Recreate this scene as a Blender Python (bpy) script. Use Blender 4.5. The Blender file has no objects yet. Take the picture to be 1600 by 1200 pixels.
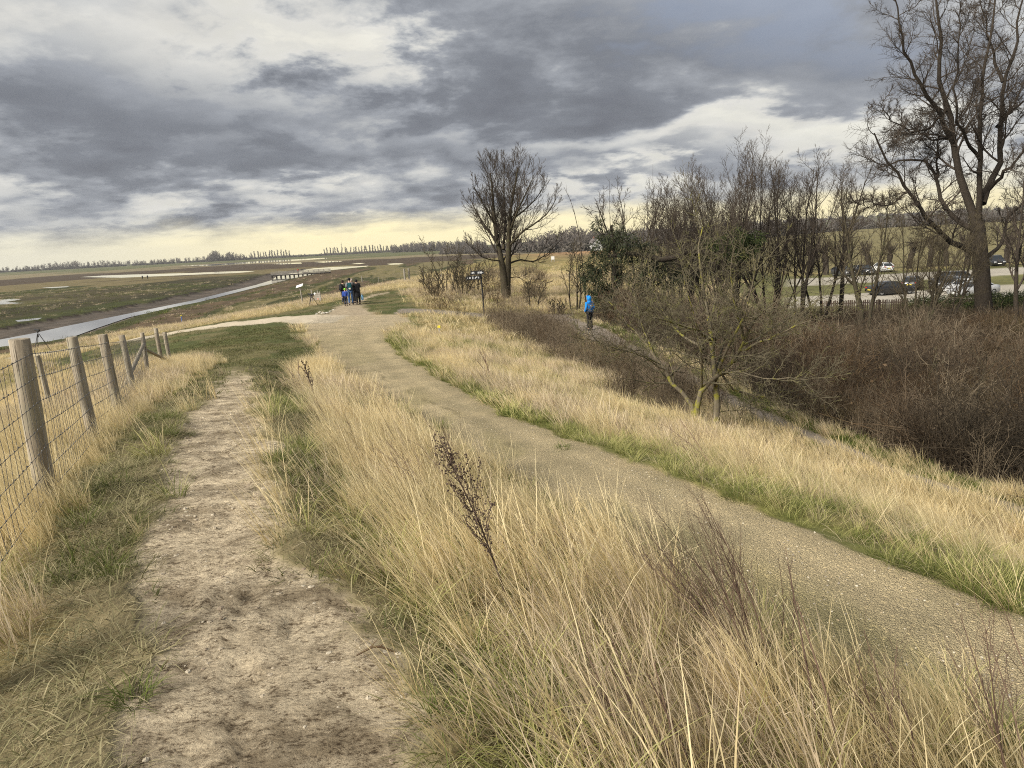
import bpy, bmesh, math, random
import numpy as np
from mathutils import Vector, Matrix, Euler

# ------------------------------------------------------------------ camera, sky, sun, exposure
SC = bpy.context.scene
COL = SC.collection
F, PITCH, ROLL, ZC = 1110.0, math.radians(11.3), math.radians(3.04), 3.6
cd = bpy.data.cameras.new("camera"); cam = bpy.data.objects.new("camera", cd); COL.objects.link(cam)
cd.sensor_width = 36.0; cd.lens = 36.0 * F / 1600.0; cd.clip_start = 0.05; cd.clip_end = 20000
RM = Matrix.Rotation(math.pi / 2 - PITCH, 3, 'X') @ Matrix.Rotation(-ROLL, 3, 'Z')
cam.matrix_world = Matrix.Translation((0, 0, ZC)) @ RM.to_4x4()
SC.camera = cam
RN = np.array(RM)

SUN_EL, SUN_AZ = math.radians(34), math.radians(234)      # azimuth clockwise from +Y
SUN_ENERGY, SUN_ANGLE, EXPOSURE, SKY_GAIN = 1.5, math.radians(24), 2.08, 0.247
sd = bpy.data.lights.new("sun", 'SUN'); so = bpy.data.objects.new("sun", sd); COL.objects.link(so)
sd.energy = SUN_ENERGY; sd.angle = SUN_ANGLE; sd.color = (1.0, 0.94, 0.84)
sdir = Vector((math.sin(SUN_AZ) * math.cos(SUN_EL), math.cos(SUN_AZ) * math.cos(SUN_EL), math.sin(SUN_EL)))
so.rotation_euler = sdir.to_track_quat('Z', 'Y').to_euler()
SC.view_settings.view_transform = 'Standard'; SC.view_settings.look = 'None'
SC.view_settings.exposure = EXPOSURE; SC.view_settings.gamma = 1.0
SC.view_settings.use_curve_mapping = False
SC.cycles.max_bounces = 4; SC.cycles.diffuse_bounces = 2; SC.cycles.glossy_bounces = 2; SC.cycles.transmission_bounces = 2; SC.cycles.adaptive_threshold = 0.008; SC.cycles.transparent_max_bounces = 8
SC.cycles.use_denoising = False; SC.cycles.pixel_filter_type = 'BLACKMAN_HARRIS'; SC.cycles.filter_width = 1.05

def ray(u, v):
    return RN @ np.array([(u - 800) / F, -(v - 600) / F, -1.0])
def un(u, v, z):                                          # picture ray meets the level z
    d = ray(u, v); t = (z - ZC) / d[2]; return d * t + np.array([0, 0, ZC])
def ud(u, v, y):                                          # picture ray at depth y
    d = ray(u, v); return d * (y / d[1]) + np.array([0, 0, ZC])
def proj(P):
    Q = (np.asarray(P, float) - np.array([0, 0, ZC])) @ RN
    w = np.where(Q[..., 2] > -0.05, -0.05, Q[..., 2])
    return 800 + F * Q[..., 0] / -w, 600 - F * Q[..., 1] / -w

# ------------------------------------------------------------------ node helpers
class NT:
    def __init__(s, t): s.t = t
    def n(s, typ, **kw):
        x = s.t.nodes.new(typ)
        for k, v in kw.items():
            if k.startswith('i_'):
                key = k[2:]; key = int(key) if key.isdigit() else key.replace('_', ' ')
                s.put(x.inputs[key], v)
            else: setattr(x, k, v)
        return x
    def put(s, sock, v):
        if isinstance(v, bpy.types.NodeSocket): s.t.links.new(v, sock)
        elif isinstance(v, bpy.types.Node): s.t.links.new(v.outputs[0], sock)
        else: sock.default_value = v
    def m(s, op, a, b=None, c=None, clamp=False):
        x = s.t.nodes.new('ShaderNodeMath'); x.operation = op; x.use_clamp = clamp
        s.put(x.inputs[0], a)
        if b is not None: s.put(x.inputs[1], b)
        if c is not None: s.put(x.inputs[2], c)
        return x.outputs[0]
    def vm(s, op, a, b=None):
        x = s.t.nodes.new('ShaderNodeVectorMath'); x.operation = op
        s.put(x.inputs[0], a)
        if b is not None:
            s.put(x.inputs[3] if op == 'SCALE' else x.inputs[1], b)
        return x.outputs['Value'] if op in ('LENGTH', 'DOT_PRODUCT') else x.outputs[0]
    def mix(s, f, a, b, mode='MIX'):
        x = s.t.nodes.new('ShaderNodeMix'); x.data_type = 'RGBA'; x.blend_type = mode
        s.put(x.inputs[0], f); s.put(x.inputs[6], a); s.put(x.inputs[7], b)
        return x.outputs[2]
    def noise(s, vec, scale, detail=4, rough=0.55, dist=0.0):
        x = s.t.nodes.new('ShaderNodeTexNoise')
        if vec is not None: s.put(x.inputs['Vector'], vec)
        x.inputs['Scale'].default_value = scale; x.inputs['Detail'].default_value = detail
        x.inputs['Roughness'].default_value = rough; x.inputs['Distortion'].default_value = dist
        return x.outputs[0]
    def ramp(s, f, stops):
        x = s.t.nodes.new('ShaderNodeValToRGB'); e = x.color_ramp.elements
        while len(e) < len(stops): e.new(0.5)
        for k, (p, c) in enumerate(stops):
            e[k].position = p; e[k].color = (*c, 1) if len(c) == 3 else c
        s.put(x.inputs[0], f); return x.outputs[0]
    def mr(s, v, a, b, c, d, smooth=False):
        x = s.t.nodes.new('ShaderNodeMapRange'); x.clamp = True
        if smooth: x.interpolation_type = 'SMOOTHSTEP'
        s.put(x.inputs[0], v)
        for k, q in enumerate((a, b, c, d)): s.put(x.inputs[k + 1], q)
        return x.outputs[0]
c4 = lambda c: (c[0], c[1], c[2], 1.0)

# ------------------------------------------------------------------ world: cloudy sky
W = bpy.data.worlds.new("World"); SC.world = W; W.use_nodes = True
def build_world():
    t = NT(W.node_tree); W.node_tree.nodes.clear()
    sky = t.n('ShaderNodeTexSky', sky_type='NISHITA', sun_disc=False)
    sky.sun_elevation = SUN_EL; sky.sun_rotation = SUN_AZ
    D = t.n('ShaderNodeTexCoord').outputs['Generated']
    sx = t.n('ShaderNodeSeparateXYZ', i_0=D)
    X, Y, Z = sx.outputs[0], sx.outputs[1], sx.outputs[2]
    zz = t.m('ADD', t.m('MAXIMUM', Z, 0.0), 0.22)
    P = t.n('ShaderNodeCombineXYZ', i_0=t.m('DIVIDE', X, zz), i_1=t.m('DIVIDE', Y, zz)).outputs[0]
    az = t.m('ARCTAN2', X, Y); el = t.m('ARCSINE', Z)
    n1 = t.noise(P, 1.05, 8, 0.54, 0.15)
    n2 = t.noise(t.vm('ADD', P, (7.3, 2.1, 4.0)), 3.1, 9, 0.6, 0.1)
    wv = t.n('ShaderNodeCombineXYZ',
             i_0=t.m('MULTIPLY', t.m('SUBTRACT', n2, 0.5), 0.9), i_1=t.m('MULTIPLY', t.m('SUBTRACT', n1, 0.5), 0.30)).outputs[0]
    AE = t.vm('ADD', t.n('ShaderNodeCombineXYZ', i_0=az, i_1=el).outputs[0], wv)
    T = t.m('ADD', t.m('MULTIPLY', n1, 0.55), t.m('MULTIPLY', n2, 0.45))
    T = t.m('ADD', t.m('MULTIPLY', t.m('SUBTRACT', T, 0.5), 1.45), 0.505)
    blobs = [(1000, 120, 430, 80, .15), (180, 160, 260, 55, .10), (560, 235, 260, 40, .10), (720, 10, 330, 60, .05), (330, 200, 200, 30, .05),
             (250, 285, 150, 18, .06), (1000, 262, 160, 25, .05), (420, 95, 150, 80, -.17), (150, 40, 300, 60, -.10), (960, 212, 400, 16, -.17), (1240, 200, 200, 22, -.13),
             (180, 300, 90, 18, -.12), (380, 292, 80, 18, -.12), (905, 295, 90, 36, -.15), (1460, 210, 220, 180, -.15), (420, 205, 190, 18, -.10), (620, 175, 100, 22, -.08), (60, 335, 240, 26, -.08), (600, 320, 500, 30, -.05)]
    for (u, v, su, sv, a) in blobs:
        d = ray(u, v); d = d / np.linalg.norm(d)
        c = (math.atan2(d[0], d[1]), math.asin(d[2]), 0)
        q = t.vm('MULTIPLY', t.vm('SUBTRACT', AE, c), (F / su * 0.9, F / sv * 0.9, 0))
        T = t.m('ADD', T, t.mr(t.vm('LENGTH', q), 0.1, 1.5, a, 0.0, True))
    cl = t.ramp(T, [(0.20, (.92, .89, .79)), (0.33, (.72, .71, .67)), (0.42, (.54, .55, .55)), (0.51, (.33, .35, .385)),
                    (0.62, (.212, .228, .260)), (0.78, (.165, .176, .204))])
    fine = t.noise(P, 5.0, 4, 0.5, 0.4)
    cl = t.mix(1.0, cl, t.ramp(fine, [(0.3, (.94, .94, .94)), (0.7, (1.06, 1.06, 1.06))]), 'MULTIPLY')
    d = ray(1210, 15); d = d / np.linalg.norm(d)
    bq = t.vm('LENGTH', t.vm('MULTIPLY', t.vm('SUBTRACT', AE, (math.atan2(d[0], d[1]), math.asin(d[2]), 0)), (F / 190, F / 75, 0)))
    cl = t.mix(t.mr(bq, .2, 1.3, .45, 0, True), cl, c4((.34, .41, .55)))
    # thin breaks show a little of the blue above
    hole = t.mr(T, 0.34, 0.26, 0.0, 0.55, True)
    nsk = t.vm('SCALE', sky.outputs[0], 0.12)
    # yellow light along the skyline, below the cloud base
    hn = t.m('ADD', el, t.m('MULTIPLY', t.m('SUBTRACT', n2, 0.5), 0.05))
    hw = t.mr(hn, 0.012, 0.054, 1.0, 0.0, True)
    warm = t.mr(az, -0.62, -0.2, 0.0, 1.0, True)
    hcol = t.mix(warm, c4((.98, .92, .69)), c4((1.34, 1.16, .64)))
    cl = t.mix(t.m('MULTIPLY', hw, 0.93), cl, hcol)
    below = t.mr(Z, -0.002, -0.02, 0.0, 1.0)
    cl = t.mix(below, cl, c4((.22, .19, .13)))
    cl = t.vm('SCALE', cl, SKY_GAIN / 0.1)
    mixd = t.mix(t.m('MULTIPLY', hole, 0.25), cl, nsk)
    bg = t.n('ShaderNodeBackground', i_Color=mixd, i_Strength=0.1)
    t.n('ShaderNodeOutputWorld', i_0=bg)
build_world()

# ------------------------------------------------------------------ numpy noise
def _h(ix, iy, s):
    n = (ix.astype(np.int64) * 374761393 + iy.astype(np.int64) * 668265263 + s * 1442695041) & 0xffffffff
    n = ((n ^ (n >> 13)) * 1274126177) & 0xffffffff
    return ((n ^ (n >> 16)) & 0xffff) / 65535.0
def vnoise(x, y, s=0):
    x = np.asarray(x, float); y = np.asarray(y, float)
    ix, iy = np.floor(x), np.floor(y); fx, fy = x - ix, y - iy
    fx = fx * fx * (3 - 2 * fx); fy = fy * fy * (3 - 2 * fy)
    a = _h(ix, iy, s); b = _h(ix + 1, iy, s); c = _h(ix, iy + 1, s); d = _h(ix + 1, iy + 1, s)
    return (a + (b - a) * fx) * (1 - fy) + (c + (d - c) * fx) * fy
def fbm(x, y, s=0, o=4):
    r, a, tot = 0, 1.0, 0
    for k in range(o):
        r = r + a * vnoise(x * 2 ** k + 17.3 * k, y * 2 ** k - 9.1 * k, s + k); tot += a; a *= 0.5
    return r / tot
def sst(x, a, b):
    t = np.clip((x - a) / (b - a), 0, 1); return t * t * (3 - 2 * t)

# ------------------------------------------------------------------ terrain
def zcrest(y): return np.interp(y, [-10, 0, 2, 5, 7.6, 9.4, 12.8, 18, 23, 30, 38, 60, 90, 135, 175, 220],
                                [2.15, 2.12, 2.1, 1.98, 1.75, 1.6, 1.26, .75, .3, .05, 0, -.1, -.3, 1.2, -2.5, -4])
def goff(y): return np.interp(y, [0, 6, 9, 13, 20, 28], [-.78, -.78, -.72, -.6, -.3, 0])
def zlow(y): return np.interp(y, [0, 10, 20, 37, 45, 60, 90, 135, 175, 220], [-2.1, -2.0, -1.7, -1.07, -.8, -.75, -.5, 1.0, -2.5, -4])
def solve(u, v, zf):
    y = 10.0
    for _ in range(120):
        p = un(u, v, float(zf(y))); y = .5 * y + .5 * min(max(p[1], 0), 70)
    return p
def curve(pix, zf, pre=(), post=()):
    pts = [(p[1], p[0]) for p in (solve(u, v, zf) for u, v in pix)]
    pts = sorted(list(pre) + pts + list(post)); a = np.array(pts)
    return lambda y: np.interp(y, a[:, 0], a[:, 1])
zg_ = lambda y: zcrest(y) + goff(y)
POST = [(60, -11.6), (90, -11), (135, 2), (175, 10)]
xTL = curve([(165, 1200), (180, 1100), (200, 1000), (215, 900), (225, 800), (250, 700), (285, 650), (335, 600), (352, 580)], zcrest, [(-10, -.2), (0, -.9)], [(24, -8.6), (36, -12.0)] + POST)
xTR = curve([(650, 1200), (610, 1100), (560, 1000), (490, 900), (450, 800), (432, 700), (412, 650), (392, 600), (384, 580)], zcrest, [(-10, 1.0), (0, .2)], [(24, -7.9), (36, -11.3)] + [(y, x + 1) for y, x in POST])
xGL = curve([(1600, 1150), (1450, 1080), (1250, 990), (1050, 880), (900, 800), (800, 745), (720, 700), (650, 655), (590, 620), (540, 590), (510, 560), (480, 530)], zg_, [(-10, 4.2), (0, 3.4)], [(36, -10.6)] + [(y, x + 2) for y, x in POST])
xGR = curve([(1600, 965), (1480, 915), (1350, 865), (1200, 805), (1050, 745), (900, 690), (800, 650), (720, 610), (650, 570), (610, 540), (605, 520), (640, 500)], zg_, [(-10, 6.5), (0, 5.2)], [(42, -6.5), (60, -7.5), (90, -6), (135, 22), (175, 26)])
xLL = curve([(1410, 744), (1280, 697), (1200, 660)], zlow, [(-10, 16), (0, 13.2)], [(37, 3.2), (42, 1.6), (60, 3.5), (90, 8), (135, 30), (175, 34)])
xLR = curve([(1600, 790), (1500, 760), (1407, 732), (1325, 697), (1200, 645)], zlow, [(-10, 18.5), (0, 15.4)], [(37, 5.0), (42, 3.6), (60, 6.5), (90, 12), (135, 40), (175, 44)])
def xFen(y): return np.interp(y, FEN[:, 1], FEN[:, 0])
FENB = [(72, 773), (150, 683), (186, 648), (212, 616), (230, 585), (255, 575), (268, 568)]
FEN = np.array([solve(u, v, zcrest) for u, v in FENB])
FEN = np.vstack([[[0.5, -4, 2.1], [-1.15, -.2, 2.1], [-2.3, 2.35, 2.08]], FEN])

CREEK_N = np.array([un(u, v, -4.5)[:2] for u, v in ((-120, 560), (-60, 553), (0, 546), (50, 540), (100, 532), (150, 513.5), (200, 496.6), (250, 485), (300, 475), (350, 462.2), (400, 449.4), (425, 443.5), (458, 435), (490, 429), (510, 424), (530, 420.5))])
CREEK_F = np.array([un(u, v, -4.5)[:2] for u, v in ((-120, 543), (-60, 537), (0, 531), (50, 521.5), (100, 510.5), (150, 500.5), (200, 490.5), (250, 480), (300, 470), (350, 457.5), (400, 445.3), (424, 438), (432, 432), (445, 429), (470, 424.5), (500, 420))])
def seg_dist(x, y, pl):
    best = np.full(np.shape(x), 1e9)
    for a, b in zip(pl[:-1], pl[1:]):
        d = b - a; L = d @ d
        t = np.clip(((x - a[0]) * d[0] + (y - a[1]) * d[1]) / L, 0, 1)
        best = np.minimum(best, np.hypot(x - a[0] - t * d[0], y - a[1] - t * d[1]))
    return best
def in_poly(x, y, pl):
    c = np.zeros(np.shape(x), bool); j = len(pl) - 1
    for i in range(len(pl)):
        yi, yj = pl[i][1], pl[j][1]
        k = (yi > y) != (yj > y)
        xx = (pl[j][0] - pl[i][0]) * (y - yi) / ((yj - yi) if yj != yi else 1e-9) + pl[i][0]
        c ^= k & (x < xx); j = i
    return c
CREEK = np.vstack([CREEK_N, CREEK_F[::-1]])

def terrain(x, y, micro=True):
    x = np.asarray(x, float); y = np.asarray(y, float); x, y = np.broadcast_arrays(x, y)
    zc, zg, zl = zcrest(y), zg_(y), zlow(y)
    zg = np.where(y > 30, zc, zg)
    k3, k4, k5, k6, k7, k8 = xTL(y), xTR(y), xGL(y), xGR(y), xLL(y), xLR(y)
    k2 = np.minimum(xFen(np.minimum(y, 22.8)) - .6, k3 - .6)
    k2 = np.where(y > 22.8, k3 - 1.5, k2)
    w = sst(y, 22, 38)
    k1 = k2 - np.interp(y, [0, 15, 38, 60, 90], [9, 10, 17, 20, 12]); z1 = np.interp(y, [0, 15, 38, 60, 90, 135, 220], [-1.0, -1.6, -1.75, -2.3, -3, -1.5, -4])
    k0 = k1 - np.interp(y, [0, 15, 38, 60, 90], [12, 12, 16, 9, 10])
    k9 = k8 + np.interp(y, [0, 20, 40, 60, 90], [8, 9, 14, 18, 20])
    ks = [k0, k1, k2, k3, k4, k5, k6, k7, k8, k9]
    zs = [np.minimum(-4 + 0 * y, z1), z1, zc - .08, zc, zc, zg, zg, zl, zl - .02, np.minimum(-4 + 0 * y, zl)]
    z = np.full(x.shape, -4.0)
    xs = x
    for a in range(9):
        xa, xb = ks[a], np.maximum(ks[a + 1], ks[a] + 1e-3)
        t = (xs - xa) / (xb - xa)
        if a in (0, 1, 6, 8): tt = t * t * (3 - 2 * t) * .6 + t * .4
        else: tt = t
        z = np.where((t >= 0) & (t < 1), zs[a] + (zs[a + 1] - zs[a]) * tt, z)
    z = np.where(y > 220, -4, z)
    # far hills on the right, low rise beyond the marsh
    far = sst(y, 500, 2600)
    az = np.arctan2(x, np.maximum(y, 1))
    z = z + far * sst(az, -.05, .35) * (20 + 18 * fbm(az * 9, 0 * az + 3, 5)) 
    z = z + sst(y, 180, 420) * (1 - sst(y, 420, 900)) * sst(az, .22, .5) * 4.0
    if micro:
        r = np.hypot(x, y)
        nearf = 1 - sst(r, 60, 140)
        tr = trail_mask(x, y, True); gr = gravel_mask(x, y)
        amp = (0.10 * (1 - tr) * (1 - gr) + .02)
        z = z + nearf * amp * (fbm(x * .8, y * .8, 11) - .5) * 1.6
        z = z + nearf * (1 - sst(r, 18, 30)) * tr * ((fbm(x * 2.2, y * 3.2, 21) - .5) * .06 + (fbm(x * 15, y * 26, 22, 3) - .5) * .014 - .03)
        z = z + nearf * gr * (fbm(x * 2, y * 2, 31) - .5) * .03
        fm_ = (y > 1) & (y < 9) & (x > -4.5) & (x < 1.5)
        if np.any(fm_):
            xf, yf = x[fm_], y[fm_]; dz = np.zeros(len(xf)); rf = np.random.default_rng(3)
            for _ in range(90):
                fy = rf.uniform(1.3, 8.5); fx = rf.uniform(float(xTL(fy)) + .12, float(xTR(fy)) - .12); fa = math.atan2(-.42, 1) + rf.normal(0, .25) + (math.pi if rf.uniform() < .5 else 0)
                lx = (xf - fx) * math.cos(fa) - (yf - fy) * math.sin(fa); ly = (xf - fx) * math.sin(fa) + (yf - fy) * math.cos(fa)
                q = (lx / (.05 + .012 * np.sign(ly))) ** 2 + (ly / .14) ** 2
                dz += -.010 * (1 - sst(q, .55, 1.15)) + .006 * (sst(q, .9, 1.3) * (1 - sst(q, 1.4, 2.2)))
            z = z.copy(); z[fm_] += dz * tr[fm_]
    # creek channel
    m = (x < -35) & (x > -140) & (y > 30) & (y < 480)
    if np.any(m):
        xm, ym = x[m], y[m]
        ins = in_poly(xm, ym, CREEK)
        dn, df = seg_dist(xm, ym, CREEK_N), seg_dist(xm, ym, CREEK_F)
        d = np.where(ins, -np.minimum(dn, df), np.minimum(dn, df))
        nearer = dn < df
        wid = np.where(nearer, 3.0, 7.5 + 5 * (fbm(xm * .3, ym * .3, 77) - .5))
        prof = np.where(nearer, -.55 + .55 * sst(d, 0, wid), -.55 + .20 * sst(d, 0, wid * .8) + .38 * sst(d, wid * .8, wid))
        prof = np.where(d < 0, -.55 - .6 * sst(-d, 0, 3), prof)
        zz = z[m]; zz = zz + prof * sst(-zz, 2.0, 3.6); z = z.copy(); z[m] = zz
    return z

# ---- ground zones
def edge_n(x, y, s, a): return (fbm(x * 1.7, y * 1.7, s, 4) - .5) * a
def trail_mask(x, y, soft=False):
    e = edge_n(x, y, 41, .55)
    if soft: return sst(x + e, xTL(y) - .2, xTL(y) + .25) * (1 - sst(x + e, xTR(y) - .25, xTR(y) + .2)) * (1 - sst(y, 13, 19))
    e = e + (fbm(x * 8, y * 8, 44, 3) - .5) * .22
    m = sst(x + e, xTL(y) - .03, xTL(y) + .07) * (1 - sst(x + e, xTR(y) - .07, xTR(y) + .03))
    fade = 1 - sst(y + 9 * (fbm(x * 1.3, y * .9, 43) - .5), 13, 19)
    return m * fade * (y < 24)
def gravel_mask(x, y):
    e = edge_n(x, y, 51, .5) * np.interp(y, [0, 8, 20, 36], [.55, .8, 1.6, 2.5])
    e2 = e * .5 + (fbm(x * 7, y * 7, 54, 3) - .5) * .2
    m = sst(x + e, xGL(y) - .12, xGL(y) + .2) * (1 - sst(x + e2, xGR(y) - .05, xGR(y) + .06))
    return m * (1 - sst(y + e * .4, 39.4, 39.9))
def low_mask(x, y):
    e = edge_n(x, y, 61, .5)
    m = sst(x + e, xLL(y) - .1, xLL(y) + .15) * (1 - sst(x + e, xLR(y) - .15, xLR(y) + .1)) * (y < 43.2) * (y > 5)
    b = sst(y + e, 40.2, 40.6) * (1 - sst(y + e, 42.8, 43.4)) * (x > -6.5) * (x < 3.0)
    return np.maximum(m, b)
CONC = np.array([un(470, 497, 0)[:2], un(275, 519, -.75)[:2], un(175, 533, -1.15)[:2], un(60, 545, -1.5)[:2]])
CONC = np.vstack([[(-9.6, 38.4)], CONC * 1.0])
def conc_mask(x, y):
    m = (y > 30) & (y < 60) & (x < -9) & (x > -60)
    r = np.zeros(np.shape(x))
    if np.any(m): r[m] = 1 - sst(seg_dist(x[m], y[m], CONC), 1.75, 1.9)
    return r
def group_path_mask(x, y):
    pl = np.array([(-9.0, 39.3), (-10.0, 44.5), (-10.9, 49.5), (-11.2, 53), (-10.5, 62)])
    m = (y > 38) & (y < 66) & (x < -4) & (x > -16); r = np.zeros(np.shape(x))
    if np.any(m):
        e = edge_n(x[m], y[m], 63, 1.3)
        r[m] = (1 - sst(seg_dist(x[m], y[m], pl) + e, np.interp(y[m], [39, 46, 53, 62], [1.6, .75, .3, .1]), np.interp(y[m], [39, 46, 53, 62], [2.0, 1.1, .6, .3])))
    return r
def road_mask(x, y):
    e = edge_n(x * .2, y * .2, 71, 3.)
    a = sst(y + e, 92, 94) * (1 - sst(y + e, 105, 107)); b = sst(y + e, 66.5, 68) * (1 - sst(y + e, 78, 79.5))
    return np.maximum(a, b) * sst(x, .38 * y, .41 * y)

def zones(x, y):
    tr = trail_mask(x, y); gr = gravel_mask(x, y); lo = low_mask(x, y)
    co = conc_mask(x, y); gp = group_path_mask(x, y); rd = road_mask(x, y)
    bare = np.maximum.reduce([tr, gr, lo, co, gp, rd])
    # mown green turf: round the end of the trail and beside it
    n = edge_n(x, y, 81, 1.0)
    turf = sst(y + 4 * n, 10.0, 14.0) * (1 - sst(y + n, np.where(x < -10.5, 46, 36), np.where(x < -10.5, 47, 38.5))) * sst(x + n, xFen(np.minimum(y, 22.8)) + 1.0 - 13 * sst(y, 22.5, 36), xFen(np.minimum(y, 22.8)) + 1.7 - 13 * sst(y, 22.5, 36)) * (1 - sst(x + n, xGL(y) - .5, xGL(y) + .1))
    # centre strip of tall grass ends in a tip towards the junction
    tip = (1 - sst(y + 1.5 * n, 19.5, 22.5)) * sst(x + .4 * n, xTR(y) + .12 + .6 * sst(y, 4, 12), xTR(y) + .5 + .8 * sst(y, 4, 12)) * (1 - sst(x + .5 * n, xGL(y) - .28, xGL(y) + .05))
    turf = turf * (1 - tip)
    mar = (1 - sst(y, 15, 18)) * (1 - tr) * (sst(x + .6 * n, xTL(y) - .72, xTL(y) - .42) * (x < xTL(y) + .3))
    mar = np.maximum(mar, (1 - tip) * (1 - tr) * (y < 18) * (x > xTR(y) - .2) * (x < xTR(y) + 1.0) * .9)
    gturf = sst(y, 39.5, 41) * (1 - sst(y, 62, 70)) * (1 - sst(np.abs(x + 10.5 + n), np.interp(y, [40, 50, 60], [5, 3.2, 1.2]), np.interp(y, [40, 50, 60], [6.5, 4.2, 2.0])))
    turf = np.maximum(turf, gturf)
    leftg = (1 - bare) * (1 - turf) * (1 - mar) * (x < xTL(y))
    return dict(trail=tr, gravel=gr, low=lo, conc=co, gpath=gp, road=rd, bare=bare, turf=np.clip(turf, 0, 1) * (1 - bare), tip=tip, mar=np.clip(mar, 0, 1) * (1 - np.maximum(gr, tr)), left=leftg)

# ------------------------------------------------------------------ object helpers
def tag(o, label=None, cat=None, group=None, kind=None):
    if label: o['label'] = label
    if cat: o['category'] = cat
    if group: o['group'] = group
    if kind: o['kind'] = kind
    return o
def empty(name, loc=(0, 0, 0), rz=0.0, label=None, cat=None, group=None):
    o = bpy.data.objects.new(name, None); COL.objects.link(o); o.location = loc; o.rotation_euler = (0, 0, rz)
    o.empty_display_size = .2
    return tag(o, label, cat, group)
def link(name, me, mat=None, parent=None):
    o = bpy.data.objects.new(name, me); COL.objects.link(o)
    if mat is not None and not me.materials: me.materials.append(mat)
    if parent is not None: o.parent = parent
    return o
def mesh_np(name, V, faces, smooth=True):
    """V (n,3); faces: list of int arrays (m,k) with k = 3 or 4"""
    me = bpy.data.meshes.new(name)
    V = np.asarray(V, np.float32); me.vertices.add(len(V)); me.vertices.foreach_set('co', V.ravel())
    faces = [np.asarray(f, np.int32) for f in faces if len(f)]
    nl = sum(f.size for f in faces); npoly = sum(len(f) for f in faces)
    me.loops.add(nl); me.polygons.add(npoly)
    me.loops.foreach_set('vertex_index', np.concatenate([f.ravel() for f in faces]))
    tot = np.concatenate([np.full(len(f), f.shape[1], np.int32) for f in faces])
    st = np.concatenate([[0], np.cumsum(tot)[:-1]]).astype(np.int32)
    me.polygons.foreach_set('loop_start', st); me.polygons.foreach_set('loop_total', tot)
    me.polygons.foreach_set('use_smooth', np.full(npoly, smooth))
    me.update(calc_edges=True); me.validate(); return me
def fattr(me, name, arr, dim=1):
    arr = np.asarray(arr, np.float32)
    if dim == 3:
        a = me.attributes.new(name, 'FLOAT_COLOR', 'POINT'); c = np.ones((len(arr), 4), np.float32); c[:, :3] = arr
        a.data.foreach_set('color', c.ravel())
    else:
        a = me.attributes.new(name, 'FLOAT', 'POINT'); a.data.foreach_set('value', arr.ravel())
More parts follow.
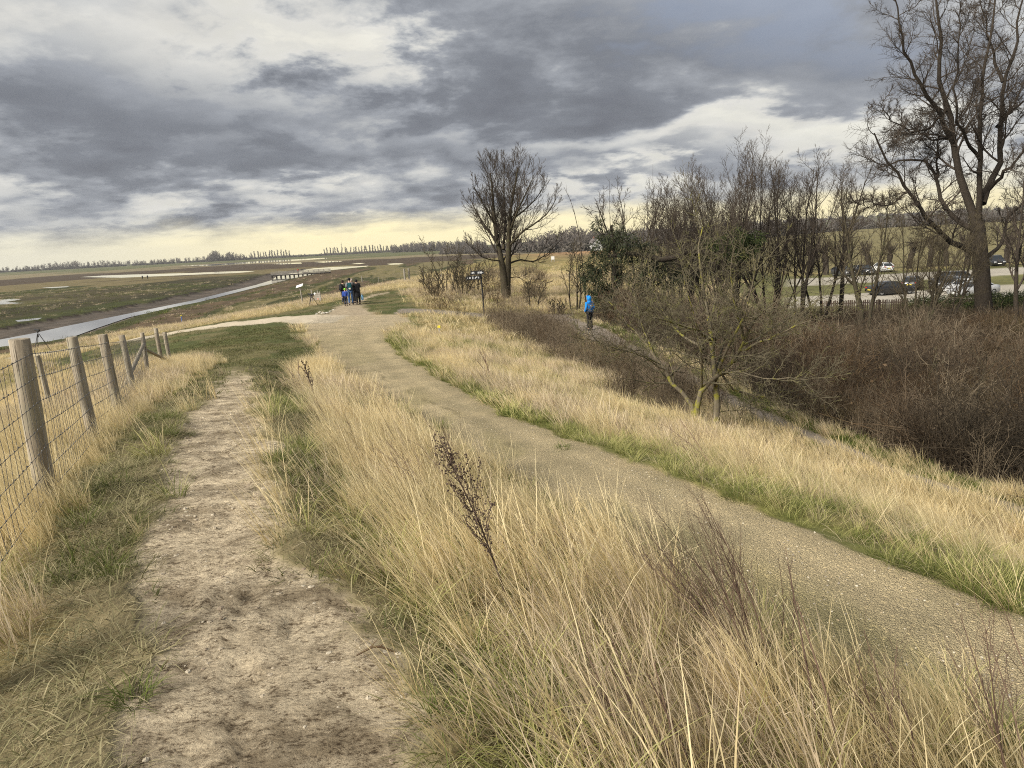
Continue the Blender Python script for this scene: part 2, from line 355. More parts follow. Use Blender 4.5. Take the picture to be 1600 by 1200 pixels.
class MB:
    """collects shapes and builds ONE mesh"""
    def __init__(s): s.V = []; s.Fq = []; s.Ft = []; s.n = 0
    def add(s, V, q=(), t=()):
        V = np.asarray(V, float).reshape(-1, 3); s.V.append(V)
        if len(q): s.Fq.append(np.asarray(q, int) + s.n)
        if len(t): s.Ft.append(np.asarray(t, int) + s.n)
        s.n += len(V); return s
    def box(s, c, d, rz=0.0, M=None, bev=0.0):
        c = np.array(c, float); d = np.array(d, float) / 2
        if bev <= 0:
            V = np.array([[x, y, z] for z in (-1, 1) for y in (-1, 1) for x in (-1, 1)], float) * d
            q = [(0, 2, 3, 1), (4, 5, 7, 6), (0, 1, 5, 4), (2, 6, 7, 3), (0, 4, 6, 2), (1, 3, 7, 5)]
            t = []
        else:
            b = min(bev, d.min() * .9); V = []; q = []; t = []
            for z in (-1, 1):
                for y in (-1, 1):
                    for x in (-1, 1):
                        for ax in range(3):
                            p = np.array([x, y, z]) * (d - b); p[ax] += b * (x, y, z)[ax]; V.append(p)
            I = lambda x, y, z, a: (((z > 0) * 2 + (y > 0)) * 2 + (x > 0)) * 3 + a
            for sg in (-1, 1):
                q.append([I(sg, a, b_, 0) for a, b_ in ((-1, -1), (1, -1), (1, 1), (-1, 1))][::sg])
                q.append([I(a, sg, b_, 1) for a, b_ in ((-1, -1), (-1, 1), (1, 1), (1, -1))][::sg])
                q.append([I(a, b_, sg, 2) for a, b_ in ((-1, -1), (1, -1), (1, 1), (-1, 1))][::sg])
            for a in (-1, 1):
                for b_ in (-1, 1):
                    q.append([I(-1, a, b_, 1), I(1, a, b_, 1), I(1, a, b_, 2), I(-1, a, b_, 2)])
                    q.append([I(a, -1, b_, 0), I(a, 1, b_, 0), I(a, 1, b_, 2), I(a, -1, b_, 2)])
                    q.append([I(a, b_, -1, 0), I(a, b_, 1, 0), I(a, b_, 1, 1), I(a, b_, -1, 1)])
                    for c_ in (-1, 1): t.append([I(a, b_, c_, k) for k in range(3)])
            V = np.array(V)
        if rz:
            ca, sa = math.cos(rz), math.sin(rz); V = V @ np.array([[ca, sa, 0], [-sa, ca, 0], [0, 0, 1]])
        if M is not None: V = V @ np.array(M).T
        return s.add(V + c, q, t)
    def tube(s, pts, rad, sides=8, cap=True):
        pts = np.asarray(pts, float)[None]; n = pts.shape[1]
        rad = np.broadcast_to(np.asarray(rad, float), (n,))[None]
        V, q = tubes(pts, rad, sides); s.add(V, q)
        if cap:
            for e in (0, n - 1):
                ring = V[e * sides:(e + 1) * sides]; c = ring.mean(0)
                s.add(np.vstack([ring, c]), t=[(k, (k + 1) % sides, sides) if e else ((k + 1) % sides, k, sides) for k in range(sides)])
        return s
    def ell(s, c, r, seg=10, rings=7, M=None):
        V = []
        for i in range(rings + 1):
            th = math.pi * i / rings
            for j in range(seg):
                ph = 2 * math.pi * j / seg; V.append((math.sin(th) * math.cos(ph) * r[0], math.sin(th) * math.sin(ph) * r[1], math.cos(th) * r[2]))
        V = np.array(V)
        if M is not None: V = V @ np.array(M).T
        q = [(i * seg + j, (i + 1) * seg + j, (i + 1) * seg + (j + 1) % seg, i * seg + (j + 1) % seg) for i in range(rings) for j in range(seg)]
        return s.add(V + np.array(c), q)
    def build(s, name, mat, parent=None, smooth=False):
        F_ = [np.vstack(s.Fq)] if s.Fq else []
        if s.Ft: F_.append(np.vstack(s.Ft))
        me = mesh_np(name, np.vstack(s.V), F_, smooth)
        return link(name, me, mat, parent)
def tubes(P, Rr, sides):
    """batch of m polylines (m,n,3) with radii (m,n) -> verts, quads"""
    m, n, _ = P.shape
    T = np.empty_like(P); T[:, 1:-1] = P[:, 2:] - P[:, :-2]; T[:, 0] = P[:, 1] - P[:, 0]; T[:, -1] = P[:, -1] - P[:, -2]
    T /= np.maximum(np.linalg.norm(T, axis=2, keepdims=True), 1e-9)
    ch = P[:, -1] - P[:, 0]; ch /= np.maximum(np.linalg.norm(ch, axis=1, keepdims=True), 1e-9)
    ref = np.cross(ch, np.array([.31, .77, .12])); k = np.linalg.norm(ref, axis=1) < .2
    ref[k] = np.cross(ch[k], np.array([.9, -.2, .35]))
    N = ref[:, None, :] - (T * ref[:, None, :]).sum(2, keepdims=True) * T
    N /= np.maximum(np.linalg.norm(N, axis=2, keepdims=True), 1e-9); B = np.cross(T, N)
    a = np.arange(sides) * 2 * math.pi / sides
    V = P[:, :, None, :] + Rr[:, :, None, None] * (np.cos(a)[None, None, :, None] * N[:, :, None, :] + np.sin(a)[None, None, :, None] * B[:, :, None, :])
    base = (np.arange(m)[:, None, None] * n + np.arange(n - 1)[None, :, None]) * sides
    j = np.arange(sides)[None, None, :]; j2 = (j + 1) % sides
    q = np.stack([base + j, base + j2, base + sides + j2, base + sides + j], -1).reshape(-1, 4)
    return V.reshape(-1, 3), q
def copy_tree(o, parent=None):
    c = o.copy(); COL.objects.link(c)
    if parent is not None:
        c.parent = parent; c.matrix_parent_inverse = o.matrix_parent_inverse.copy()
    for ch in o.children: copy_tree(ch, c)
    return c

# ------------------------------------------------------------------ materials
MATS = {}
def new_mat(name):
    m = bpy.data.materials.new(name); m.use_nodes = True; m.node_tree.nodes.clear(); return m, NT(m.node_tree)
def finish(t, col, rough=.85, bump=None, metal=0.0, spec=.3, trans=None, emit=None):
    b = t.n('ShaderNodeBsdfPrincipled', i_Roughness=rough, i_Metallic=metal); t.put(b.inputs['Base Color'], col)
    b.inputs['Specular IOR Level'].default_value = spec
    if bump is not None: t.put(b.inputs['Normal'], bump)
    out = b.outputs[0]
    if trans is not None:
        tr = t.n('ShaderNodeBsdfTranslucent'); t.put(tr.inputs[0], col)
        mx = t.n('ShaderNodeMixShader', i_0=trans, i_1=out, i_2=tr.outputs[0]); out = mx.outputs[0]
    t.n('ShaderNodeOutputMaterial', i_0=out)
def mottled(name, c1, c2, scale=6.0, rough=.8, bump=.3, bscale=None, metal=0.0, spec=.3, stretch=None, detail=5):
    if name in MATS: return MATS[name]
    m, t = new_mat(name)
    co = t.n('ShaderNodeTexCoord').outputs['Object']
    if stretch: co = t.vm('MULTIPLY', co, stretch)
    n = t.noise(co, scale, detail, .6); col = t.mix(t.mr(n, .3, .7, 0, 1), c4(c1), c4(c2))
    b = None
    if bump:
        bn = t.noise(co, bscale or scale * 4, 4, .6)
        b = t.n('ShaderNodeBump', i_Strength=bump, i_Distance=.02, i_Height=bn).outputs[0]
    finish(t, col, rough, b, metal, spec); MATS[name] = m; return m

def mat_ground():
    m, t = new_mat('ground_soil')
    P = t.n('ShaderNodeNewGeometry').outputs['Position']
    col = t.n('ShaderNodeAttribute', attribute_name='col').outputs['Color']
    mk = t.n('ShaderNodeSeparateColor', i_0=t.n('ShaderNodeAttribute', attribute_name='mask').outputs['Color'])
    mud, grav, veg = mk.outputs[0], mk.outputs[1], mk.outputs[2]
    n1 = t.noise(P, 9.0, 6, .65); n2 = t.noise(P, 55.0, 4, .6); n0 = t.noise(P, 1.3, 5, .6)
    base = t.mix(1.0, col, t.ramp(n1, [(.3, (.78, .77, .76)), (.7, (1.2, 1.2, 1.2))]), 'MULTIPLY')
    # dried mud: pale crust, darker damp crumbs, small ridges across the way
    Pm = t.vm('MULTIPLY', P, (1.0, 1.35, 1.0))
    m1 = t.noise(Pm, 3.2, 9, .68, 0.0); m2 = t.noise(t.vm('MULTIPLY', P, (1.0, 1.7, 1.0)), 42.0, 8, .78, 0.0); m3 = t.noise(Pm, 11.0, 7, .75, 0.0)
    crust = t.ramp(m1, [(.38, (.55, .52, .48)), (.46, (.82, .80, .77)), (.53, (1.06, 1.05, 1.03)), (.64, (1.28, 1.27, 1.24))])
    cf = t.m('ADD', t.m('MULTIPLY', m2, .6), t.m('MULTIPLY', m3, .4))
    crumb = t.ramp(cf, [(.41, (.25, .22, .19)), (.45, (.60, .57, .54)), (.485, (.95, .945, .93)), (.535, (1.1, 1.1, 1.09)), (.59, (1.32, 1.31, 1.28))])
    mudc = t.mix(1.0, t.mix(1.0, col, crust, 'MULTIPLY'), crumb, 'MULTIPLY')
    base = t.mix(mud, base, mudc)
    # gravel: many little stones
    v1 = t.n('ShaderNodeTexVoronoi', i_Vector=P, i_Scale=120.0); v2 = t.n('ShaderNodeTexVoronoi', i_Vector=P, i_Scale=55.0)
    s1 = t.n('ShaderNodeSeparateColor', i_0=v1.outputs['Color']); s2 = t.n('ShaderNodeSeparateColor', i_0=v2.outputs['Color'])
    st = t.mix(1.0, t.ramp(s1.outputs[0], [(0, (.86, .86, .86)), (.5, (.97, .97, .965)), (.94, (1.03, 1.03, 1.03)), (1, (1.5, 1.47, 1.42))]),
               t.ramp(s2.outputs[0], [(0, (.88, .88, .88)), (.88, (1.02, 1.02, 1.02)), (1, (1.38, 1.35, 1.28))]), 'MULTIPLY')
    patch = t.ramp(n0, [(.3, (.80, .815, .80)), (.5, (1, 1, .99)), (.7, (1.17, 1.15, 1.12))])
    base = t.mix(grav, base, t.mix(1.0, t.mix(1.0, col, st, 'MULTIPLY'), patch, 'MULTIPLY'))
    # vegetated: mottled at several sizes, long streaks far off
    g1 = t.noise(t.vm('MULTIPLY', P, (.35, .12, 1)), 1.0, 8, .7, .8); g2 = t.noise(P, 2.6, 6, .7)
    vegc = t.mix(1.0, t.mix(1.0, col, t.ramp(g1, [(.32, (.62, .62, .58)), (.5, (1, 1, 1)), (.68, (1.4, 1.32, 1.2))]), 'MULTIPLY'),
                 t.ramp(g2, [(.3, (.66, .66, .62)), (.7, (1.32, 1.3, 1.25))]), 'MULTIPLY')
    base = t.mix(veg, base, vegc)
    hgt = t.m('ADD', t.m('MULTIPLY', n1, .4), t.m('MULTIPLY', n2, .25))
    hm = t.m('MULTIPLY', mud, t.m('ADD', t.m('MULTIPLY', m3, 1.2), t.m('MULTIPLY', m2, .7)))
    hg = t.m('MULTIPLY', grav, t.m('MULTIPLY', t.m('ADD', v1.outputs[0], v2.outputs[0]), -.5))
    hh = t.m('ADD', t.m('ADD', hgt, hm), hg)
    b = t.n('ShaderNodeBump', i_Strength=.9, i_Distance=.035, i_Height=hh).outputs[0]
    finish(t, base, .95, b, spec=.15); return m
def mat_grass(name, ca, cb, cbase, trans=.3, mid=None, patch=False):
    m, t = new_mat(name)
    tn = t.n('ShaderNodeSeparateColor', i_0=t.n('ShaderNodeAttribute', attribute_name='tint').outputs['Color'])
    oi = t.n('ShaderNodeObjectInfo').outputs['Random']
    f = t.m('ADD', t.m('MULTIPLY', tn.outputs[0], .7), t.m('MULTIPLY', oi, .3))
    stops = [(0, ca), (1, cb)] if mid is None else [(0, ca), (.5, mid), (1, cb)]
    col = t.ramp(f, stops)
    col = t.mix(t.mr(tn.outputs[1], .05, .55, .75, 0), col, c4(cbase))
    P = t.n('ShaderNodeNewGeometry').outputs['Position']
    v = t.ramp(t.noise(P, .9, 4, .6), [(.3, (.78, .78, .76)), (.7, (1.2, 1.18, 1.15))])
    col = t.mix(1.0, col, v, 'MULTIPLY')
    if patch:
        pc = t.ramp(t.noise(P, .22, 4, .6), [(.32, (.62, .66, .66)), (.45, (1.0, 1.0, 1.0)), (.55, (1.28, 1.12, .95)), (.68, (1.2, 1.28, .85))])
        col = t.mix(1.0, col, pc, 'MULTIPLY')
    finish(t, col, .7, None, spec=.2, trans=trans); return m
def mat_bark(name, c1, c2, lichen=None, lich_amt=.5, scale=5.0):
    m, t = new_mat(name)
    P = t.n('ShaderNodeTexCoord').outputs['Object']
    n = t.noise(t.vm('MULTIPLY', P, (1, 1, .35)), scale * 3, 6, .65); col = t.mix(t.mr(n, .3, .7, 0, 1), c4(c1), c4(c2))
    if lichen is not None:
        l = t.noise(P, scale * .9, 6, .7, .5); k = t.mr(l, .62 - lich_amt * .25, .74 - lich_amt * .25, 0, 1)
        col = t.mix(k, col, t.mix(t.noise(P, scale * 6, 3), c4(lichen), c4((lichen[0] * .55, lichen[1] * .62, lichen[2] * .8))))
    b = t.n('ShaderNodeBump', i_Strength=.7, i_Distance=.03, i_Height=n).outputs[0]
    finish(t, col, .9, b, spec=.15); return m
def mat_water():
    m, t = new_mat('still_water')
    P = t.n('ShaderNodeNewGeometry').outputs['Position']
    n = t.noise(t.vm('MULTIPLY', P, (1, 1, 1)), .9, 4, .6)
    b = t.n('ShaderNodeBump', i_Strength=.03, i_Distance=.02, i_Height=n).outputs[0]
    dep = t.noise(P, .05, 4, .6); col = t.mix(dep, c4((.24, .23, .20)), c4((.33, .31, .28)))
    finish(t, col, .04, b, spec=1.0); return m
M_GROUND = mat_ground(); M_WATER = mat_water()
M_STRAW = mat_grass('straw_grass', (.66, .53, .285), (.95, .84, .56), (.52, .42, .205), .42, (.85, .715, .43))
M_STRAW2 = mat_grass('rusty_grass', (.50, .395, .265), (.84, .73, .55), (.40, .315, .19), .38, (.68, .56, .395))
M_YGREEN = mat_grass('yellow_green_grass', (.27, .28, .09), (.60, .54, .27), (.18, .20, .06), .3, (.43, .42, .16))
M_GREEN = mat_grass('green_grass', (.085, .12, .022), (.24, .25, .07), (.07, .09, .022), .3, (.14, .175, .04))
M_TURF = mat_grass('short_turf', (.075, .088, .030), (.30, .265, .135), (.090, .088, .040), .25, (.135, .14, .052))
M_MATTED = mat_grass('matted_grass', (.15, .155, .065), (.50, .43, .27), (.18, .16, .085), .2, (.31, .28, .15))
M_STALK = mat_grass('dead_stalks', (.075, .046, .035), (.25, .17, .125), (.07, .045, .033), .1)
M_BARK = mat_bark('dark_bark', (.026, .021, .016), (.066, .053, .040))
M_BARKG = mat_bark('greenish_bark', (.034, .028, .018), (.080, .066, .044), (.085, .085, .032), .3)
M_TWIG = mat_bark('brown_twigs', (.046, .037, .029), (.095, .075, .058))
M_TWIG2 = mat_bark('olive_twigs', (.055, .044, .028), (.105, .086, .054))
M_LICH = mat_bark('lichen_bark', (.085, .07, .046), (.20, .17, .12), (.30, .27, .045), .5, 4)
M_LICHT = mat_bark('pale_twigs', (.075, .065, .042), (.17, .148, .098), (.21, .195, .06), .4, 3)
M_BRAM = mat_grass('bramble_stems', (.030, .022, .015), (.165, .125, .085), (.03, .023, .016), .05, (.062, .046, .031), True)
M_BRAMP = mat_grass('pale_dead_stems', (.12, .09, .062), (.30, .245, .17), (.11, .08, .052), .05, (.185, .145, .10))
M_CONIF = mat_grass('conifer_needles', (.018, .026, .013), (.11, .11, .05), (.02, .028, .014), .15, (.042, .052, .025))
M_IVY = mat_grass('ivy_leaves', (.025, .04, .014), (.10, .12, .035), (.03, .04, .02), .15, (.05, .07, .02))

# ------------------------------------------------------------------ ground sheets
def build_ground():
    O = np.array([0.0, -6.0])
    r1 = np.geomspace(3.2, 24, 390); r2 = np.geomspace(24, 3200, 410)[1:]
    r = np.concatenate([r1, r2]); th = np.radians(np.linspace(-52, 52, 500))
    Rg, Tg = np.meshgrid(r, th, indexing='ij')
    x = O[0] + Rg * np.sin(Tg); y = O[1] + Rg * np.cos(Tg)
    nr, nt = x.shape; x = x.ravel(); y = y.ravel()
    z = terrain(x, y); Zn = zones(x, y)
    n1 = fbm(x * .55, y * .55, 101); n2 = fbm(x * .12, y * .12, 102); n3 = fbm(x * .03, y * .012, 103, 5)
    A = lambda *c: np.array(c)[None, :]
    def lay(col, w, c): w = np.clip(w, 0, 1)[:, None]; return col * (1 - w) + np.asarray(c) * w
    straw, green, olive = A(.27, .205, .10), A(.125, .135, .042), A(.125, .112, .045)
    col = straw * (1 - n1[:, None]) + A(.17, .16, .065) * n1[:, None]
    # slope to the right: leaf litter under the brambles
    br = sst(x, xLR(y) + .3, xLR(y) + 1.1) * (1 - sst(y, 58, 64)) * (y > 4)
    col = lay(col, br, A(.058, .043, .027) * (.6 + .7 * n1[:, None]))
    br2 = sst(x, xLL(y) - 4.0, xLL(y) - 2.5) * (x < xLL(y)) * sst(y, 13, 16) * (1 - sst(y, 36, 40))
    col = lay(col, br2 * .8, A(.12, .088, .055))
    gs = sst(x, xLR(y), xLR(y) + .15) * (1 - sst(x + 1.2 * (n1 - .5), xLR(y) + .4, xLR(y) + 1.0)) * (y < 40)
    col = lay(col, gs, A(.11, .135, .035))
    gv = sst(x, xGR(y) - .2, xGR(y)) * (1 - sst(x + 1.5 * (n1 - .5), xGR(y) + .35, xGR(y) + .9)) * (y < 40)
    col = lay(col, gv * .85, A(.13, .14, .045))
    # car park lawns and the field behind them
    cp = sst(y, 60, 64) * sst(x, 14, 20) * (1 - sst(y, 108, 116))
    col = lay(col, cp, A(.135, .135, .055) * (.75 + .5 * n2[:, None]))
    fl = sst(y, 112, 122) * sst(x, 6, 16)
    col = lay(col, fl, A(.20, .175, .088) * (.7 + .5 * n3[:, None]))
    md = np.exp(-(((x - 13) / 9) ** 2 + ((y - 138) / 16) ** 2)); col = lay(col, md * 1.2, A(.30, .19, .11))
    hills = sst(y, 600, 1000) * sst(np.arctan2(x, y), -.02, .1)
    col = lay(col, hills, np.where((n3 > .5)[:, None], A(.12, .10, .075), A(.15, .16, .075)))
    # the marsh: bands of meadow, reed, brown mud, and the green far bank
    u, v = proj(np.stack([x, y, z], -1)); vh = 421.7 - .0531 * (u + 25)
    dv = v - vh; vv = v + (fbm(x * .02 + 3, y * .008, 107, 4) - .5) * dv * .62
    K = [0, 200, 400, 600, 720]
    Bd = [(430, 421, 407, 401, 396), (438, 424, 411, 405, 400), (446, 433, 420, 415, 411), (455, 443, 430, 428, 426)]
    cs = [A(.115, .122, .055), A(.22, .185, .115), A(.078, .058, .040), A(.165, .135, .07), A(.050, .055, .018)]
    mcol = np.repeat(cs[0], len(x), 0)
    for b, c in zip(Bd, cs[1:]):
        w = sst(vv - np.interp(u, K, b), -.8, .8); mcol = lay(mcol, w, c)
    st = sst(n3, .5, .62) * sst(vv - np.interp(u, K, Bd[3]), 0, 4); mcol = lay(mcol, st * .75, A(.115, .10, .048))
    dk = sst(fbm(x * .035 + 40, y * .016, 111, 5), .55, .68) * sst(vv - np.interp(u, K, Bd[2]), 0, 4); mcol = lay(mcol, dk * .6, A(.042, .031, .02))
    # this side of the creek: dry reed and rusty stands
    dn = seg_dist(x, y, CREEK_N); ins = in_poly(x, y, np.vstack([CREEK_N, [(60, 420), (60, 30)]]))
    near = np.where(ins, sst(dn, 0, 6), 0)
    stripe = fbm(dn * .12, (x + y) * .01, 113, 4)
    nc = np.where((stripe > .52)[:, None], A(.17, .145, .072), A(.058, .060, .022)); nc = np.where((stripe < .40)[:, None], A(.105, .076, .047), nc)
    mcol = lay(mcol, near, nc)
    mw = (1 - sst(z, -3.5, -2.6)) * sst(y, 42, 58) * (1 - sst(x - (y - 60) * .05, -8, 4)); mw = np.where((y > 170) & (np.arctan2(x, y) < .03), 1, mw)
    col = lay(col, mw, mcol)
    dcf = np.where((x < -35) & (y < 480), seg_dist(x, y, CREEK_F), 99); inC = in_poly(x, y, CREEK)
    bank = np.where(inC, 1, np.where(dcf < 11, 1, 0)) * (z < -3.99) * (seg_dist(x, y, CREEK_N) > dcf)
    col = lay(col, bank, A(.032, .024, .018)); 
    col = lay(col, (dcf < 9) * (z < -4.28) * ~inC, A(.095, .08, .068) * (.55 + .9 * n1[:, None]))
    # bare ways and turf
    col = lay(col, Zn['turf'], np.where((n1 > .5)[:, None], A(.085, .095, .034), A(.14, .125, .06)))
    col = lay(col, Zn['mar'] * .8, A(.20, .165, .10) * (.7 + .5 * n1[:, None]))
    col = lay(col, Zn['gpath'], A(.40, .33, .23)); col = lay(col, Zn['road'], A(.42, .385, .32) * (.8 + .4 * n2[:, None]))
    gl = sst(fbm(x * 1.1, y * .5, 131, 5), .5, .64) * sst(xGR(y) - x, .5, 1.1) * np.interp(y, [0, 4, 10, 20, 34], [.6, .6, .5, .3, .1])
    wt_ = (x - xGL(y)) / np.maximum(xGR(y) - xGL(y), .3); wl = np.exp(-((wt_ - .42 + .2 * (n2 - .5)) / .13) ** 2) + np.exp(-((wt_ - .78 + .2 * (n2 - .5)) / .10) ** 2)
    gcol = A(.44, .362, .222) * (1 + .16 * wl[:, None]) * (.84 + .28 * n1[:, None]); gcol = lay(gcol, gl, A(.25, .225, .10))
    jn = sst(y, 30, 36); gcol = lay(gcol, jn * .8, A(.50, .41, .275))
    # one line of grass creeping along a seam in the gravel
    sx_ = xGL(y) + np.interp(y, [8, 12, 18, 26], [.75, .75, .95, 1.2]); gcol = lay(gcol, (1 - sst(np.abs(x - sx_ + .35 * (fbm(x, y * 1.3, 134) - .5)), .015, .07)) * (y > 8.5) * (y < 25) * sst(fbm(x * .8, y * 1.6, 133), .46, .6) * .6, A(.20, .165, .09))
    col = lay(col, Zn['gravel'], gcol)
    col = lay(col, Zn['trail'], A(.57, .478, .34) * (.80 + .36 * fbm(x * 1.1, y * .9, 121)[:, None]))
    col = lay(col, Zn['low'], A(.275, .235, .195)); col = lay(col, Zn['conc'], A(.52, .45, .335))
    mask = np.stack([Zn['trail'] + Zn['gpath'] * .6, Zn['gravel'] * (1 - .0 * y) + Zn['low'] * .6 + Zn['road'] * .5, np.clip(1 - Zn['bare'] - Zn['turf'] * .4, 0, 1)], -1)
    # faces, sorted into the sheets they belong to
    i = np.arange(nr - 1)[:, None] * nt + np.arange(nt - 1)[None, :]
    q = np.stack([i, i + 1, i + nt + 1, i + nt], -1).reshape(-1, 4)[:, ::-1]
    def fm(a): return a[q].mean(1)
    kind = np.zeros(len(q), int)
    for k, nm in ((1, 'trail'), (2, 'gravel'), (3, 'low'), (4, 'conc'), (5, 'gpath'), (6, 'road')):
        kind[fm(Zn[nm]) > .5] = k
    hl = fm(hills); kind[(hl > .5) & (kind == 0)] = 7
    V = np.stack([x, y, z], -1)
    for k, nm in enumerate(['ground', 'dirt_trail', 'gravel_path', 'lower_path', 'concrete_path', 'worn_path', 'car_park_track', 'hills']):
        f = q[kind == k]
        if not len(f): continue
        ids, inv = np.unique(f, return_inverse=True)
        me = mesh_np(nm, V[ids], [inv.reshape(-1, 4)], True)
        fattr(me, 'col', col[ids], 3); fattr(me, 'mask', mask[ids], 3)
        lab = {'ground': 'grassy bank and marsh ground', 'dirt_trail': 'bare trodden mud trail between the fence and tall grass', 'gravel_path': 'broad tan gravel path curving down to the junction',
               'lower_path': 'grey narrow path at the foot of the bank', 'concrete_path': 'pale concrete ramp going left from the junction', 'worn_path': 'worn stony path leading to the group of people',
               'car_park_track': 'gravel tracks through the car park lawns', 'hills': 'low wooded hills along the right skyline'}[nm]
        tag(link(nm, me, M_GROUND), lab, kind='structure')
build_ground()

def flat_poly(name, pts, z, label):
    me = bpy.data.meshes.new(name); me.from_pydata([(p[0], p[1], z) for p in pts], [], [list(range(len(pts)))]); me.update()
    o = link(name, me, M_WATER); tag(o, label, kind='structure')
    if me.polygons[0].normal.z < 0: me.flip_normals()
    return o
flat_poly('creek_water', CREEK, -4.47, 'narrow tidal creek running diagonally across the marsh')
POOLS = [[(125, 433), (160, 430.6), (200, 429.2), (300, 426.6), (345, 424.6), (385, 423.4), (398, 424.4), (370, 426.6), (330, 428.2), (250, 431.6), (190, 434)],
         [(-40, 470), (0, 468), (20, 466.8), (33, 467.6), (22, 470), (8, 472), (38, 473.6), (10, 475.6), (-40, 477)], [(24, 501), (44, 498.6), (66, 496.8), (60, 499.6), (40, 502), (28, 503)],
         [(65, 449.6), (86, 448.4), (109, 447.2), (104, 448.9), (80, 450.4)], [(470, 422.5), (490, 419.4), (520, 417.2), (548, 416.4), (576, 415.2), (572, 416.8), (552, 418.6), (530, 421), (505, 423.6), (480, 425)],
         [(280, 415.6), (330, 413), (400, 408.4), (450, 405.8), (510, 402.6), (512, 404), (470, 406.8), (400, 411.2), (330, 415.4)],
         [(424, 412.6), (445, 411), (470, 410.2), (472, 411.8), (440, 413.2)], [(604, 412.4), (618, 411.4), (631, 411.6), (624, 413.4), (610, 413.8)],
         [(548, 412.4), (560, 411), (571, 411.2), (562, 412.8)], [(490, 409.4), (512, 408.2), (536, 408), (530, 409.2), (505, 410.4)]]
for k, pl in enumerate(POOLS):
    tag(flat_poly('marsh_pool', [un(a, b, -4) for a, b in pl], -3.965, 'shallow pool lying on the marsh'), kind='structure')

# ------------------------------------------------------------------ grass
def blade_set(rng, n, h, spread, width, out=.35, lean=(-.28, .02), droop=.25, hv=.35, seg=3, seed=0, cup=0.0):
    """n curved tapering blades -> V, quads, tris, tint"""
    az = rng.uniform(0, 2 * np.pi, n); rr = spread * np.sqrt(rng.uniform(0, 1, n))
    base = np.stack([rr * np.cos(az), rr * np.sin(az), np.full(n, -.03)], -1)
    H = h * (1 - hv + 2 * hv * rng.uniform(0, 1, n) ** 1.3)
    a2 = az + rng.normal(0, .9, n); o = out * rng.uniform(.2, 1.4, n)
    D = np.stack([np.cos(a2) * o + lean[0] * rng.uniform(.4, 1.5, n), np.sin(a2) * o + lean[1] + rng.normal(0, .06, n), np.ones(n)], -1)
    D /= np.linalg.norm(D, axis=1, keepdims=True)
    hd = D[:, :2] / np.maximum(np.linalg.norm(D[:, :2], axis=1, keepdims=True), 1e-6)
    s = np.linspace(0, 1, seg + 1)
    dr = droop * rng.uniform(.2, 1.8, n)
    C = base[:, None, :] + D[:, None, :] * (H[:, None] * s)[:, :, None]
    C[:, :, :2] += hd[:, None, :] * (dr[:, None] * H[:, None] * s ** 2)[:, :, None] * .8
    C[:, :, 2] -= (dr[:, None] * H[:, None] * s ** 2.4) * .75
    wa = rng.uniform(0, np.pi, n); wd = np.stack([np.cos(wa), np.sin(wa), np.zeros(n)], -1)
    wv = width * rng.uniform(.6, 1.4, n)
    half = wv[:, None] * np.array([.8] + [1 - .45 * k for k in s[1:-1]] + [0.12])[None, :] * .5
    L = C - wd[:, None, :] * half[:, :, None]; R_ = C + wd[:, None, :] * half[:, :, None]
    V = np.stack([L, R_], 2).reshape(n, -1, 3); nv = V.shape[1]
    b = np.arange(n)[:, None] * nv
    q = np.concatenate([np.stack([b + 2 * k, b + 2 * k + 1, b + 2 * k + 3, b + 2 * k + 2], -1).reshape(-1, 4) for k in range(seg)])
    tint = np.zeros((n, seg + 1, 2, 3)); tint[..., 0] = rng.uniform(0, 1, n)[:, None, None]; tint[..., 1] = s[None, :, None]; tint[..., 2] = rng.uniform(0, 1, n)[:, None, None]
    return V.reshape(-1, 3), q, tint.reshape(-1, 3)
def proto(name, parts, mat):
    """a tuft used by the scatters; kept out of the scene"""
    V, Q, T, k = [], [], [], 0
    for v, q, t in parts: V.append(v); Q.append(q + k); T.append(t); k += len(v)
    me = mesh_np(name, np.vstack(V), [np.vstack(Q)], True); fattr(me, 'tint', np.vstack(T), 3)
    me.materials.append(mat); return bpy.data.objects.new(name, me)
def panicle(rng, h, width, n=14, lean=(-.3, 0)):
    """a flowering stalk with a loose fine head"""
    v, q, t = blade_set(rng, 1, h, .02, width, .1, lean, .12, .15, 4)
    top = v.reshape(-1, 2, 3).mean(1); parts = [(v, q, t)]
    for k in range(n):
        s = rng.uniform(.55, 1.0); j = s * 4; i = min(int(j), 3); p = top[i] + (top[i + 1] - top[i]) * (j - i)
        vv, qq, tt = blade_set(rng, 1, .10 * h * (1.6 - s), .001, width * .8, .55, (-.25, 0), .4, .3, 2)
        tt[:, 1] = 1; parts.append((vv + p, qq, tt))
    return parts
def collection(name, objs):
    c = bpy.data.collections.new(name)
    for k, o in enumerate(objs): o.name = name + '_tuft'; c.objects.link(o)
    return c
